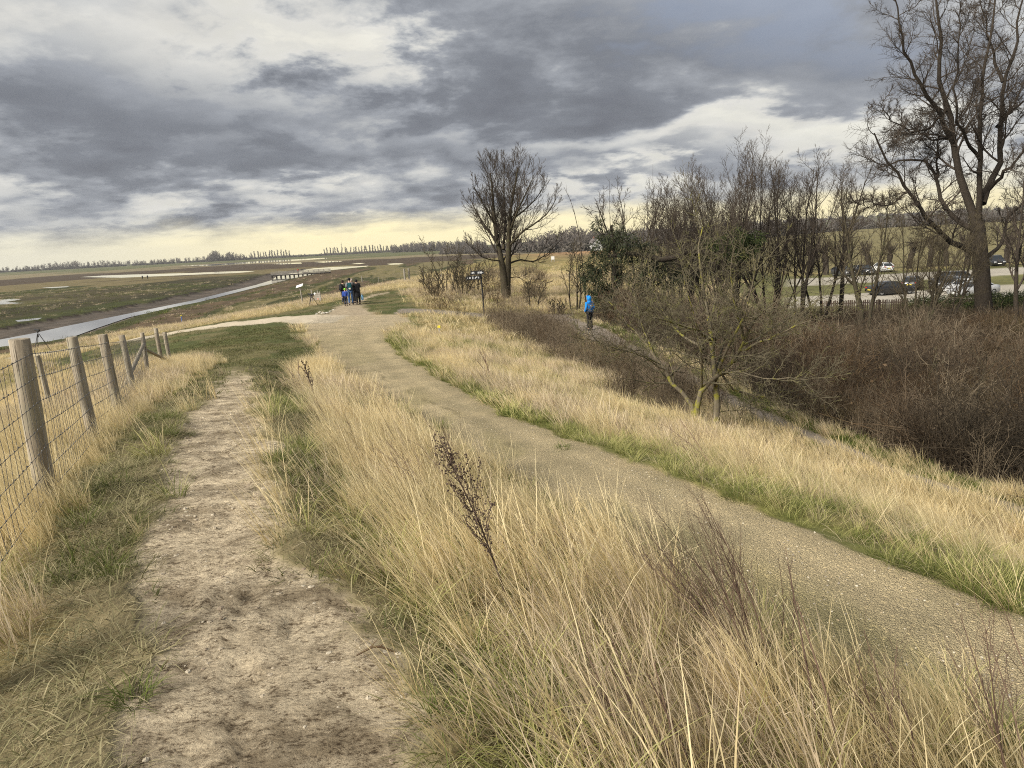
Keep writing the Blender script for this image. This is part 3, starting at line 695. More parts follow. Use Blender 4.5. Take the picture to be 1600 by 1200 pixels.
def scatter(name, P, protos, rng, label, cat, scale=(.7, 1.3), spin=.6, flip=False, scl=None, mat=None):
    n = len(P)
    if n == 0: return None
    c = collection(name, protos)
    me = bpy.data.meshes.new(name); me.vertices.add(n); me.vertices.foreach_set('co', np.asarray(P, np.float32).ravel())
    def at(nm, typ, arr, key='value'):
        a = me.attributes.new(nm, typ, 'POINT'); a.data.foreach_set(key, np.ascontiguousarray(arr).ravel())
    rot = np.zeros((n, 3), np.float32); rot[:, 2] = rng.uniform(-spin, spin, n); rot[:, 0] = rng.normal(0, .06, n); rot[:, 1] = rng.normal(0, .08, n)
    at('rot', 'FLOAT_VECTOR', rot, 'vector')
    s = rng.uniform(scale[0], scale[1], n) if scl is None else scl
    at('scl', 'FLOAT', s.astype(np.float32)); at('pick', 'INT', rng.integers(0, len(protos), n).astype(np.int32))
    o = link(name, me)
    g = bpy.data.node_groups.new(name, 'GeometryNodeTree')
    g.interface.new_socket('Geometry', in_out='INPUT', socket_type='NodeSocketGeometry'); g.interface.new_socket('Geometry', in_out='OUTPUT', socket_type='NodeSocketGeometry')
    N, L = g.nodes, g.links
    gi, go = N.new('NodeGroupInput'), N.new('NodeGroupOutput')
    iop = N.new('GeometryNodeInstanceOnPoints'); ci = N.new('GeometryNodeCollectionInfo')
    ci.inputs['Collection'].default_value = c; ci.inputs['Separate Children'].default_value = True; ci.inputs['Reset Children'].default_value = True
    def na(nm, typ):
        x = N.new('GeometryNodeInputNamedAttribute'); x.data_type = typ; x.inputs[0].default_value = nm; return x.outputs[0]
    e = N.new('FunctionNodeEulerToRotation'); L.new(na('rot', 'FLOAT_VECTOR'), e.inputs[0])
    L.new(gi.outputs[0], iop.inputs['Points']); L.new(ci.outputs[0], iop.inputs['Instance'])
    iop.inputs['Pick Instance'].default_value = True
    L.new(na('pick', 'INT'), iop.inputs['Instance Index']); L.new(e.outputs[0], iop.inputs['Rotation']); L.new(na('scl', 'FLOAT'), iop.inputs['Scale'])
    L.new(iop.outputs[0], go.inputs[0])
    md = o.modifiers.new('scatter', 'NODES'); md.node_group = g
    tag(o, label, cat, kind='stuff'); return o
RG = np.random.default_rng(7)
def samp(x0, x1, y0, y1, dens):
    n = int((x1 - x0) * (y1 - y0) * dens); return RG.uniform(x0, x1, n), RG.uniform(y0, y1, n)
def keep(x, y, p):
    k = RG.uniform(0, 1, len(x)) < p
    u, v = proj(np.stack([x, y, terrain(x, y, False)], -1)); k &= (u > -260) & (u < 1860) & (v < 1700) & (y > 1.0)
    x, y = x[k], y[k]; return np.stack([x, y, terrain(x, y)], -1)
LEAN = (-.40, -.02)
def make_grass():
    R_ = lambda s: np.random.default_rng(s)
    fine = [proto('t', [blade_set(R_(k), 32, .43, .085, .0043, .27, LEAN, .13, hv=.5)] + (panicle(R_(k + 50), .60, .0028, 9, LEAN) if k % 2 else []), M_STRAW) for k in range(8)]
    rust = [proto('t', [blade_set(R_(k + 200), 28, .42, .09, .0042, .27, LEAN, .13, hv=.5)] + sum([panicle(R_(k * 3 + j + 250), .62, .0028, 9, LEAN) for j in range(1)], []), M_STRAW2) for k in range(6)]
    fgreen = [proto('t', [blade_set(R_(k + 20), 30, .30, .08, .0050, .5, (-.2, 0), .5)], M_GREEN) for k in range(6)]
    ygreen = [proto('t', [blade_set(R_(k + 30), 32, .36, .09, .0050, .5, (-.25, 0), .45)], M_YGREEN) for k in range(6)]
    mid = [proto('t', [blade_set(R_(k + 60), 30, .48, .16, .0085, .32, LEAN, .16, hv=.5)] + (panicle(R_(k + 90), .66, .005, 9, LEAN) if k % 2 else []), M_STRAW) for k in range(6)]
    midr = [proto('t', [blade_set(R_(k + 66), 28, .46, .16, .0085, .32, LEAN, .16, hv=.5)], M_STRAW2) for k in range(6)]
    midg = [proto('t', [blade_set(R_(k + 70), 26, .26, .15, .010, .55, (-.2, 0), .5)], M_GREEN) for k in range(5)]
    midy = [proto('t', [blade_set(R_(k + 75), 28, .34, .16, .0095, .5, (-.25, 0), .45)], M_YGREEN) for k in range(5)]
    far = [proto('t', [blade_set(R_(k + 80), 30, .5, .42, .024, .45, (-.25, 0), .3, seg=2)], M_STRAW) for k in range(5)]
    farr = [proto('t', [blade_set(R_(k + 86), 30, .55, .42, .024, .45, (-.25, 0), .3, seg=2)], M_STRAW2) for k in range(5)]
    fary = [proto('t', [blade_set(R_(k + 89), 30, .36, .42, .026, .5, (-.2, 0), .35, seg=2)], M_YGREEN) for k in range(5)]
    turf = [proto('t', [blade_set(R_(k + 120), 36, .06, .09, .0048, .9, (0, 0), .5, seg=2)], M_TURF) for k in range(6)]
    turff = [proto('t', [blade_set(R_(k + 130), 40, .06, .24, .012, .9, (0, 0), .5, seg=2)], M_TURF) for k in range(5)]
    mat_ = [proto('t', [blade_set(R_(k + 140), 26, .12, .09, .0048, 1.5, (0, 0), .7, seg=3)], M_MATTED) for k in range(6)]
    def zone_p(x, y):
        Z = zones(x, y); free = 1 - np.clip(Z['bare'] * 1.6, 0, 1)
        br = sst(x, xLR(y) + .5, xLR(y) + 1.3) * (y < 62)
        tall = free * (1 - Z['turf']) * (1 - Z['mar']) * (1 - br)
        return Z, free, tall, br
    # ---- close to the camera
    x, y = samp(-8, 9.5, 1.0, 10.5, 150); Z, free, tall, br = zone_p(x, y)
    pt = fbm(x * .6, y * .6, 301); en_ = (fbm(x * 1.1, y * 1.1, 352) - .5) * .9; edge = np.clip(np.maximum(1 - sst(np.abs(x - xGR(y) - .1 + en_ * .7), .2, .7), .75 * (1 - sst(np.abs(x - xTR(y) - .35 + en_ * .5), .1, .42))), 0, 1)
    gl_ = sst(x, xGL(y) - .75, xGL(y) - .15)
    rw = np.clip((1 - edge * .85) * (1 - gl_ * .8), 0, 1)
    sel = RG.uniform(0, 1, len(x))
    rusty = sst(fbm(x * .5, y * .4, 303), .5, .62)
    def sub(P, k): return P[k]
    def lay(name, protos, p, lab, sc=(.7, 1.25), spin=.6, mul=None):
        k = RG.uniform(0, 1, len(x)) < p
        P = keep(x[k], y[k], np.ones(k.sum()))
        hn = (.5 + 1.0 * fbm(P[:, 0] * 1.3 + 9, P[:, 1] * 1.1, 350, 3)) * np.where(P[:, 0] < xTL(P[:, 1]), .62, np.where(P[:, 0] > xGR(P[:, 1]), .74, np.interp(P[:, 1], [3, 9, 16], [.92, .85, .7]))) * np.where((P[:, 0] > xLL(P[:, 1]) - 1.7) & (P[:, 0] < xLL(P[:, 1]) + .1) & (P[:, 1] < 13.0), 1.5, 1.0)
        scatter(name, P, protos, RG, lab, 'grass', sc, spin, scl=RG.uniform(sc[0], sc[1], len(P)) * hn)
    gp_ = sst(pt, .48, .62) * np.where(x > xGR(y), 1.0, .45)
    lay('straw_grass', fine, tall * rw * (1 - .75 * rusty) * .47 * (1 - .6 * gp_), 'tall pale straw grass leaning beside the near trail and path')
    lay('rusty_grass', rust, tall * rw * (.10 + .65 * rusty) * .40, 'tall rusty dead grass with feathery heads in the near strip')
    thatch = [proto('t', [blade_set(R_(k + 170), 26, .26, .16, .0036, 2.6, (-.5, 0), .5)], M_STRAW2 if k % 2 else M_STRAW) for k in range(6)]
    lay('fallen_thatch', thatch, tall * .16, 'flattened dead straws lying under the near grass', (.6, 1.4), 3.1)
    def weed(seed):
        r = np.random.default_rng(seed); P = proto('t', [blade_set(r, 3, .78, .03, .0045, .12, (-.42, -.02), .08, hv=.25, seg=5)] + sum([panicle(r, .8, .0032, 16, (-.42, -.02)) for _ in range(2)], []), M_STALK); return P
    lay('thin_weed_stems', [weed(700 + q) for q in range(6)], tall * rw * .022 * (x > xTR(y)), 'thin dark dead weed stems scattered through the near straw', (.6, 1.15), .7)
    lay('verge_grass', fgreen, np.clip(tall * (edge * .34 + .05 + .42 * gp_), 0, 1), 'low green grass along the edges of the near path', (.3, .95), 3.1)
    lay('mixed_grass', ygreen, np.clip(tall * (edge * .30 + .10), 0, 1) * .8, 'yellow green grass mixed into the near straw', (.45, 1.1), 3.1)
    x, y = samp(-5.5, 3, 1.0, 11, 520); Z, free, tall, br = zone_p(x, y); ed = 1 - sst(np.abs(x - xTR(y) - .3), .1, .5)
    wt = np.clip(np.maximum(Z['mar'], ed * .5) * free, 0, 1); g1 = fbm(x * 1.1, y * 1.1, 311)
    k = RG.uniform(0, 1, len(x)) < wt * (.55 + .45 * sst(fbm(x * 1.6, y * 1.6, 310), .3, .5)) * .75; P = keep(x[k], y[k], np.ones(k.sum()))
    scatter('matted_grass', P, mat_, RG, 'trampled matted grass at the sides of the mud trail', 'grass', (.45, 1.25), 3.1)
    k = RG.uniform(0, 1, len(x)) < wt * .6 * sst(g1, .42, .58); P = keep(x[k], y[k], np.ones(k.sum()))
    scatter('trailside_turf', P, turf, RG, 'short green turf at the sides of the mud trail', 'grass', (.7, 1.8), 3.1)
    k = RG.uniform(0, 1, len(x)) < wt * .10 * sst(g1, .5, .64); P = keep(x[k], y[k], np.ones(k.sum()))
    scatter('trailside_tufts', P, fgreen, RG, 'longer green tufts at the left side of the mud trail', 'grass', (.35, .75), 3.1)
    # ---- middle distance
    x, y = samp(-16, 17, 10.5, 30, 62); Z, free, tall, br = zone_p(x, y)
    pt = fbm(x * .3, y * .3, 321); edge = 1 - sst(np.abs(x - xGR(y) - .15 + (fbm(x * .9, y * .9, 353) - .5) * 1.1), .3, .9)
    mound = sst(x, xGR(y) + .9, xGR(y) + 2.4) * sst(y, 13, 17) * (x < xLL(y) - 2.5)
    rusty = sst(fbm(x * .35, y * .3, 323), .48, .6)
    sn = (fbm(x * .45, y * .45, 361, 3) - .5) * 5; brz = sst(x + sn, xLL(y) - 4.2, xLL(y) - 2.2) * sst(y, 13, 17)
    rw = (1 - edge * .85) * (1 - .5 * brz)
    lay('straw_tussocks', mid, tall * rw * (1 - .6 * rusty) * (1 - .55 * mound) * .75 * (1 - .55 * sst(pt, .47, .6)), 'pale straw tussocks beside the curving part of the path')
    lay('rusty_tussocks', midr, tall * rw * (.12 + .6 * rusty) * .6, 'rusty tussocks beside the curving part of the path')
    lay('verge_tussocks', midg, np.clip(tall * (edge * .6 + .10 + .30 * sst(pt, .47, .6)), 0, 1) * .8, 'green grass verge along the curving path', (.6, 1.2), 3.1)
    lay('mixed_tussocks', midy, np.clip(tall * (edge * .35 + .08 + .55 * mound), 0, 1) * .75, 'yellow green grass on the mound between the two paths', (.6, 1.2), 3.1)
    x, y = samp(-14, 4, 10.5, 36, 60); Z, free, tall, br = zone_p(x, y)
    k = RG.uniform(0, 1, len(x)) < np.clip(Z['turf'] + Z['mar'] * .6, 0, 1) * free * (.25 + .75 * sst(fbm(x * .9, y * .9, 381), .3, .5)); P = keep(x[k], y[k], np.ones(k.sum()))
    scatter('mown_turf', P, turff, RG, 'short green turf where the mud trail ends', 'grass', (.7, 1.5), 3.1)
    # green strip at the far side of the lower path
    x, y = samp(4, 20, 9, 38, 60); d = x - xLR(y); k = (d > .0) & (d < .95) & (RG.uniform(0, 1, len(x)) < (1 - sst(d, .45, .95)))
    P = keep(x[k], y[k], np.ones(k.sum())); scatter('path_side_grass', P, midg, RG, 'bright green strip along the lower path under the brambles', 'grass', (.5, 1.0), 3.1)
    # ---- farther slopes
    x, y = samp(-62, 34, 30, 108, 4.2); Z, free, tall, br = zone_p(x, y); zt = terrain(x, y, False)
    brz = sst(x, xLL(y) - 4.2, xLL(y) - 2.6) * (y < 37)
    p = tall * (1 - sst(y, 80, 108)) * (zt > -3.6) * (1 - .7 * brz)
    pt = fbm(x * .14, y * .14, 331); rust_ = sst(fbm(x * .11, y * .1, 333), .5, .6)
    lay('bank_straw', far, p * (1 - .7 * rust_) * (1 - .4 * sst(pt, .5, .6)), 'straw grass on the far slopes of the bank')
    lay('bank_rusty_grass', farr, p * (.1 + .6 * rust_) * .8, 'rusty grass on the far slopes of the bank')
    lay('bank_green_grass', fary, p * (.12 + .5 * sst(pt, .5, .62)) * .8, 'yellow green grass on the far slopes of the bank', (.6, 1.1), 3.1)
    k = RG.uniform(0, 1, len(x)) < Z['turf'] * free; P = keep(x[k], y[k], np.ones(k.sum()))
    scatter('far_turf', P, turff, RG, 'short green turf round the group of people', 'grass', (1.2, 2.0), 3.1)
    x, y = samp(-190, 12, 55, 240, .16); zt = terrain(x, y, False); inC = in_poly(x, y, CREEK); g = fbm(x * .06, y * .05, 371)
    k = (zt < -3.55) & ~inC & (zt > -4.02) & (RG.uniform(0, 1, len(x)) < .25 + .75 * sst(g, .42, .6)); P = keep(x[k], y[k], np.ones(k.sum()))
    mt = [proto('t', [blade_set(R_(k + 180), 34, .42, .7, .035, .6, (-.2, 0), .35, seg=2)], (M_STRAW2, M_GREEN, M_TURF)[k % 3]) for k in range(6)]
    scatter('marsh_tussocks', P, mt, RG, 'low dry tussocks dotted over the marsh round the creek', 'grass', (.5, 1.3), 3.1)
    # gravel stones and mud crumbs
    def pebble(seed, mat, r=1.0):
        rr = R_(seed); m = MB().ell((0, 0, 0), (1, 1, .6), 6, 4); V = m.V[0] * (1 + rr.normal(0, .16, (len(m.V[0]), 1))) * r
        me = mesh_np('p', V, [m.Fq[0]], False); me.materials.append(mat); return bpy.data.objects.new('p', me)
    ms = [mottled('pebble_%s' % n, c, tuple(k * 1.35 for k in c), 3, .85, 0) for n, c in (('pale', (.50, .45, .35)), ('tan', (.34, .27, .17)), ('grey', (.25, .22, .18)))]
    x, y = samp(-3, 7, 1.2, 14, 260); Z = zones(x, y); k = (RG.uniform(0, 1, len(x)) < Z['gravel'] * np.interp(y, [2, 6, 14], [1, .8, .25]) * (.35 + .65 * sst(fbm(x * 1.5, y * 1.5, 341), .4, .6)))
    P = keep(x[k], y[k], np.ones(k.sum())); s = .0025 + .006 * RG.uniform(0, 1, len(P)) ** 4 + .0012
    scatter('loose_gravel', P, [pebble(j, ms[j % 3]) for j in range(9)], RG, 'loose little stones strewn on the gravel path', 'gravel', spin=3.1, scl=s)
    mc = [mottled('mud_crumb_%d' % n, c, tuple(k * 1.3 for k in c), 8, .95, .3) for n, c in enumerate(((.38, .32, .235), (.27, .215, .155), (.47, .41, .31)))]
    x, y = samp(-4, 1.5, 1.2, 10, 330); Z = zones(x, y); k = RG.uniform(0, 1, len(x)) < Z['trail'] * sst(fbm(x * 2.2, y * 3, 343), .42, .62)
    P = keep(x[k], y[k], np.ones(k.sum())); s = .004 + .016 * RG.uniform(0, 1, len(P)) ** 3
    P[:, 2] -= s * .3
    scatter('mud_crumbs', P, [pebble(j + 40, mc[j % 3]) for j in range(9)], RG, 'crumbs of dried mud on the trail', 'mud', spin=3.1, scl=s)
    # short trampled straws lying on the mud
    x, y = samp(-4, 1.5, 1.2, 9, 26); Z = zones(x, y); k = RG.uniform(0, 1, len(x)) < Z['trail'] * .35 * sst(fbm(x * 1.1, y * 1.1, 345), .45, .6)
    P = keep(x[k], y[k], np.ones(k.sum())); scatter('trampled_straws', P, [proto('t', [blade_set(R_(400 + j), 8, .09, .10, .003, 3.0, (0, 0), .5)], M_MATTED) for j in range(4)], RG, 'flattened straws on the mud trail', 'grass', (.5, 1.4), 3.1)
make_grass()

# ------------------------------------------------------------------ trees
UP = np.array([0, 0, 1.0])
def norm(a): return a / np.maximum(np.linalg.norm(a, axis=-1, keepdims=True), 1e-9)
def grow(start, d, L, r, n, rng, up=.05, wander=.12, taper=.75):
    """batch of branches: start (m,3), direction, length, radius"""
    m = len(start); P = np.empty((m, n, 3)); P[:, 0] = start; d = norm(d); st = (L / (n - 1))[:, None]
    for k in range(1, n):
        d = norm(d + UP * up + rng.normal(0, wander, (m, 3))); P[:, k] = P[:, k - 1] + d * st
    R = r[:, None] * (1 - taper * np.linspace(0, 1, n)[None, :])
    return dict(p=P, r=R, L=L)
def kids(par, k, rng, t=(.3, 1.0), ang=(30, 55), lf=.55, rf=.6, n=5, up=.05, wander=.14, minr=.006, taper=.75, short=.5):
    p, r, L = par['p'], par['r'], par['L']; m, N, _ = p.shape
    idx = np.repeat(np.arange(m), k); j = np.tile(np.arange(k), m)
    tt = t[0] + (t[1] - t[0]) * (j + rng.uniform(0, 1, len(j))) / k
    f = np.clip(tt, 0, .999) * (N - 1); i = f.astype(int); w = (f - i)[:, None]
    a, b = p[idx, i], p[idx, i + 1]; S = a + (b - a) * w; T = norm(b - a)
    rad = r[idx, i] * (1 - w[:, 0]) + r[idx, i + 1] * w[:, 0]
    ph = j * 2.4 + rng.uniform(0, 6.28, m)[idx] + rng.normal(0, .5, len(j)); al = np.radians(rng.uniform(ang[0], ang[1], len(j)))
    u = norm(np.cross(T, np.array([.3, .2, .93]) + rng.normal(0, .1, (len(j), 3)))); v = np.cross(T, u)
    D = T * np.cos(al)[:, None] + (u * np.cos(ph)[:, None] + v * np.sin(ph)[:, None]) * np.sin(al)[:, None]
    LL = L[idx] * lf * (1 - short * (tt - t[0]) / max(t[1] - t[0], 1e-6)) * rng.uniform(.65, 1.2, len(j))
    return grow(S, D, LL, np.maximum(rad * rf, minr), n, rng, up, wander, taper)
def merge(*bs):
    return bs
def branches_mesh(name, levels, M=None):
    """levels: list of (batch, sides)"""
    VV, QQ, k = [], [], 0
    for b, s in levels:
        v, q = tubes(b['p'], b['r'], s); VV.append(v); QQ.append(q + k); k += len(v)
    return mesh_np(name, np.vstack(VV), [np.vstack(QQ)], True)
def at_u(u, y, zf=None):
    """ground point at depth y that the picture column u crosses"""
    lo, hi = -400.0, 600.0
    for _ in range(50):
        x = .5 * (lo + hi); z = float(terrain(np.array([x]), np.array([float(y)]), False)[0])
        if proj(np.array([x, y, z]))[0] < u: lo = x
        else: hi = x
    return np.array([x, y, z])
def one(a): return np.array([a], float)
def polyline(pts, n):
    """resample a hand placed limb to n points"""
    pts = np.asarray(pts, float); d = np.r_[0, np.cumsum(np.linalg.norm(np.diff(pts, axis=0), axis=1))]
    # smooth Catmull-Rom pass
    s = np.linspace(0, d[-1], 4 * len(pts)); q = np.stack([np.interp(s, d, pts[:, k]) for k in range(3)], 1)
    for _ in range(2): q[1:-1] = .25 * q[:-2] + .5 * q[1:-1] + .25 * q[2:]
    d = np.r_[0, np.cumsum(np.linalg.norm(np.diff(q, axis=0), axis=1))]; s = np.linspace(0, d[-1], n)
    return np.stack([np.interp(s, d, q[:, k]) for k in range(3)], 1), d[-1]
def tree_thing(name, loc, label, trunk_levels, crown_levels, mb, mt, group=None, cat='tree', scale=1.0, rz=0.0):
    o = empty(name, loc, rz, label, cat, group); o.scale = (scale,) * 3
    link('trunk', branches_mesh('trunk', trunk_levels), mb, o); link('crown', branches_mesh('crown', crown_levels), mt, o)
    return o

def multi_stem(rng, stems, H, spread, r0, k=(7, 7, 5), first=.30, up=.10, lfs=(.42, .42, .45), minr=.010, ang=(22, 48), basew=.25, wander=.07):
    """coppiced tree: several ascending stems from one stool"""
    a = np.arange(stems) * 6.283 / stems + rng.uniform(0, .8, stems)
    st = np.stack([np.cos(a) * basew, np.sin(a) * basew, np.full(stems, -.25)], 1)
    sp = spread * rng.uniform(.35, 1.1, stems)
    D = np.stack([np.cos(a) * sp, np.sin(a) * sp, np.ones(stems)], 1)
    L = H * rng.uniform(.78, 1.02, stems)
    s = grow(st, D, L, r0 * rng.uniform(.7, 1.1, stems), 9, rng, up * .4, wander, .85)
    a1 = kids(s, k[0], rng, (first, 1), ang, lfs[0], .55, 6, up, .10, minr * 1.8, .7)
    a2 = kids(a1, k[1], rng, (.2, 1), (25, 50), lfs[1], .6, 4, up, .12, minr * 1.2, .6)
    a3 = kids(a2, k[2], rng, (.2, 1), (25, 55), lfs[2], .7, 3, up, .14, minr, .5)
    return [(s, 7)], [(a1, 4), (a2, 3), (a3, 3)]

def make_trees():
    rng = np.random.default_rng(11)
    # ---- the bare ascending tree standing by itself in the middle
    loc = at_u(790, 54); H = 12.0
    def lp(u, v, dy=0): return ud(u, v, 54 + dy) - loc
    st = []
    for pts, r in (([(789.5, 468, 0), (788.5, 445, 0), (786.5, 422, 0), (782, 395, .2), (775, 360, .4), (770, 320, .5), (768, 280, .3), (764, 245, 0)], .31),
                   ([(791.5, 468, .1), (792, 445, .1), (793.5, 422, .2), (795, 385, 0), (795, 345, -.3), (799, 300, -.4), (806, 262, -.5), (810, 236, -.5)], .29)):
        P, L = polyline([lp(*q) for q in pts], 12); P[0, 2] -= .4
        st.append((P, r, L))
    s = dict(p=np.stack([q[0] for q in st]), r=np.stack([q[1] * (1.28 - 1.12 * np.linspace(0, 1, 12) ** .7) for q in st]), L=np.array([q[2] for q in st]))
    lim = []
    for pts, r in (([(796, 405, 0), (815, 397, 1), (835, 404, 2), (858, 390, 2.4), (878, 368, 2.6)], .12), ([(780, 400, 0), (762, 398, -1), (745, 390, -1.6), (728, 368, -2)], .08),
                   ([(795, 375, 0), (815, 350, -1), (838, 335, -1.6), (862, 315, -2), (874, 290, -2)], .16), ([(777, 372, 0), (760, 345, 1), (742, 318, 1.6), (730, 290, 2)], .15),
                   ([(797, 330, 0), (820, 312, 1.2), (842, 290, 1.8), (856, 262, 2)], .13), ([(771, 335, 0), (755, 305, -1.2), (742, 280, -1.6), (734, 264, -1.8)], .12),
                   ([(786, 380, 0), (790, 330, 1.6), (786, 280, 2.4), (787, 235, 2.6)], .16), ([(796, 350, 0), (812, 305, -2), (828, 270, -2.6), (838, 245, -2.8)], .14), ([(796, 430, 0), (812, 428, 1), (826, 440, 1.6), (846, 450, 2)], .06)):
        P, L = polyline([lp(*q) for q in pts], 9); lim.append((P, r, L))
    lm = dict(p=np.stack([q[0] for q in lim]), r=np.stack([.72 * q[1] * (1 - .8 * np.linspace(0, 1, 9)) for q in lim]), L=np.array([q[2] for q in lim]))
    a1 = kids(s, 22, rng, (.28, 1), (20, 46), .38, .30, 6, .20, .08, .020, .75, .5); b1 = kids(lm, 10, rng, (.2, 1), (22, 48), .52, .42, 6, .20, .09, .018, .7)
    a2 = kids(a1, 9, rng, (.15, 1), (22, 48), .55, .55, 5, .14, .1, .014, .65); b2 = kids(b1, 7, rng, (.15, 1), (22, 48), .5, .55, 5, .14, .1, .013, .65)
    a3 = kids(a2, 12, rng, (.15, 1), (20, 45), .65, .7, 4, .12, .12, .0085, .5); b3 = kids(b2, 6, rng, (.15, 1), (20, 45), .5, .7, 4, .12, .12, .011, .5)
    lone = tree_thing('bare_tree', loc, 'lone bare tree with twin trunk and rounded ascending crown behind the signpost', [(s, 10), (lm, 7)], [(a1, 4), (b1, 4), (a2, 3), (b2, 3), (a3, 3), (b3, 3)], M_BARKG, M_TWIG)

    lone.scale = (.94, .94, .89)
    # ---- the great willow on the right
    yw = 51.0; loc = np.array([ud(1537, 500, yw)[0], yw, -4.0])
    def wp(u, v, dy=0): return ud(u, v, yw + dy) - loc
    tr, L = polyline([wp(1540, 545), wp(1537, 480), wp(1534, 430), wp(1531, 395), wp(1528, 345)], 10)
    trunk = dict(p=tr[None], r=np.array([.80, .70, .61, .56, .54, .54, .53, .50, .46, .41])[None], L=one(L))
    LB = [([(1526, 352, 0), (1512, 310, .5), (1497, 262, .8), (1488, 215, 1), (1480, 170, 1.2), (1470, 140, 1.4), (1464, 110, 1.4), (1472, 75, 1.2), (1466, 30, 1), (1462, -30, 1)], .42),
          ([(1489, 222, .9), (1476, 198, .2), (1456, 152, -.6), (1436, 132, -1), (1424, 100, -1.3), (1414, 78, -1.6), (1405, 40, -1.8), (1396, -10, -2)], .26),
          ([(1528, 352, 0), (1532, 300, -.6), (1530, 252, -1), (1531, 200, -1.2), (1533, 165, -1.2), (1538, 128, -1.3), (1540, 82, -1.4), (1551, 35, -1.6), (1556, -30, -1.6)], .30),
          ([(1535, 318, -.3), (1543, 292, .3), (1561, 262, 1), (1567, 232, 1.4), (1560, 202, 1.6), (1564, 160, 1.8), (1568, 128, 2), (1585, 82, 2.2), (1592, 30, 2.4), (1604, -20, 2.6)], .34),
          ([(1567, 128, 2), (1556, 98, 2.6), (1549, 68, 3), (1538, 30, 3.2), (1530, -20, 3.4)], .17),
          ([(1525, 398, 0), (1505, 386, -.8), (1484, 377, -1.4), (1466, 362, -2), (1446, 338, -2.4), (1430, 318, -2.6), (1420, 298, -2.8), (1402, 277, -3), (1386, 255, -3.2), (1378, 235, -3.4), (1366, 208, -3.6)], .33),
          ([(1530, 358, 0), (1512, 356, 1), (1489, 338, 1.8), (1470, 314, 2.2), (1466, 278, 2.6), (1452, 256, 2.8), (1432, 247, 3), (1414, 248, 3.2), (1396, 258, 3.4), (1372, 262, 3.6)], .30),
          ([(1466, 278, 2.6), (1462, 240, 2.8), (1470, 205, 3), (1455, 175, 3.2)], .13), ([(1480, 170, 1.2), (1450, 205, .6), (1420, 208, 0), (1395, 190, -.4), (1375, 160, -.8)], .15),
          ([(1488, 215, 1), (1463, 222, 1.8), (1436, 205, 2.4), (1415, 202, 2.8), (1398, 225, 3.0)], .13),
          ([(1540, 402, 0), (1556, 392, 1), (1570, 376, 1.6), (1568, 350, 2), (1585, 325, 2.4), (1604, 314, 2.6), (1630, 290, 3)], .24),
          ([(1558, 198, 1.6), (1580, 175, 2.4), (1604, 155, 3), (1640, 130, 3.4)], .18), ([(1541, 300, .2), (1580, 262, -2), (1612, 220, -3.2), (1650, 170, -4)], .2),
          ([(1532, 250, -1), (1500, 200, -3), (1490, 140, -4), (1502, 80, -4.6), (1496, 20, -5)], .18), ([(1420, 298, -2.8), (1396, 318, -3.6), (1368, 322, -4.2), (1340, 318, -4.6)], .10)]
    N = 14; ps, rs, ls = [], [], []
    for pts, r in LB:
        P, L = polyline([wp(*q) for q in pts], N); P[2:-1] += rng.normal(0, .07, (N - 3, 3)); ps.append(P); rs.append(.74 * r * (1.0 - .82 * np.linspace(0, 1, N) ** .8)); ls.append(L)
    lb = dict(p=np.stack(ps), r=np.stack(rs), L=np.array(ls))
    a1 = kids(lb, 18, rng, (.22, 1), (30, 70), .25, .42, 7, .06, .16, .03, .75, .25); a1['L'] = np.maximum(a1['L'], 1.2)
    a2 = kids(a1, 10, rng, (.1, 1), (25, 60), .55, .55, 5, .05, .18, .016, .65); a3 = kids(a2, 12, rng, (.1, 1), (25, 60), .62, .7, 4, .04, .2, .0085, .5)
    tree_thing('willow', loc, 'great bare willow with thick crooked limbs at the right edge', [(trunk, 14), (lb, 9)], [(a1, 5), (a2, 3), (a3, 3)], M_BARK, M_TWIG)

    # ---- lichen covered spreading tree above the lower path
    yl = 17.6; loc = at_u(1100, yl); 
    def qp(u, v, dy=0): return ud(u, v, yl + dy) - loc
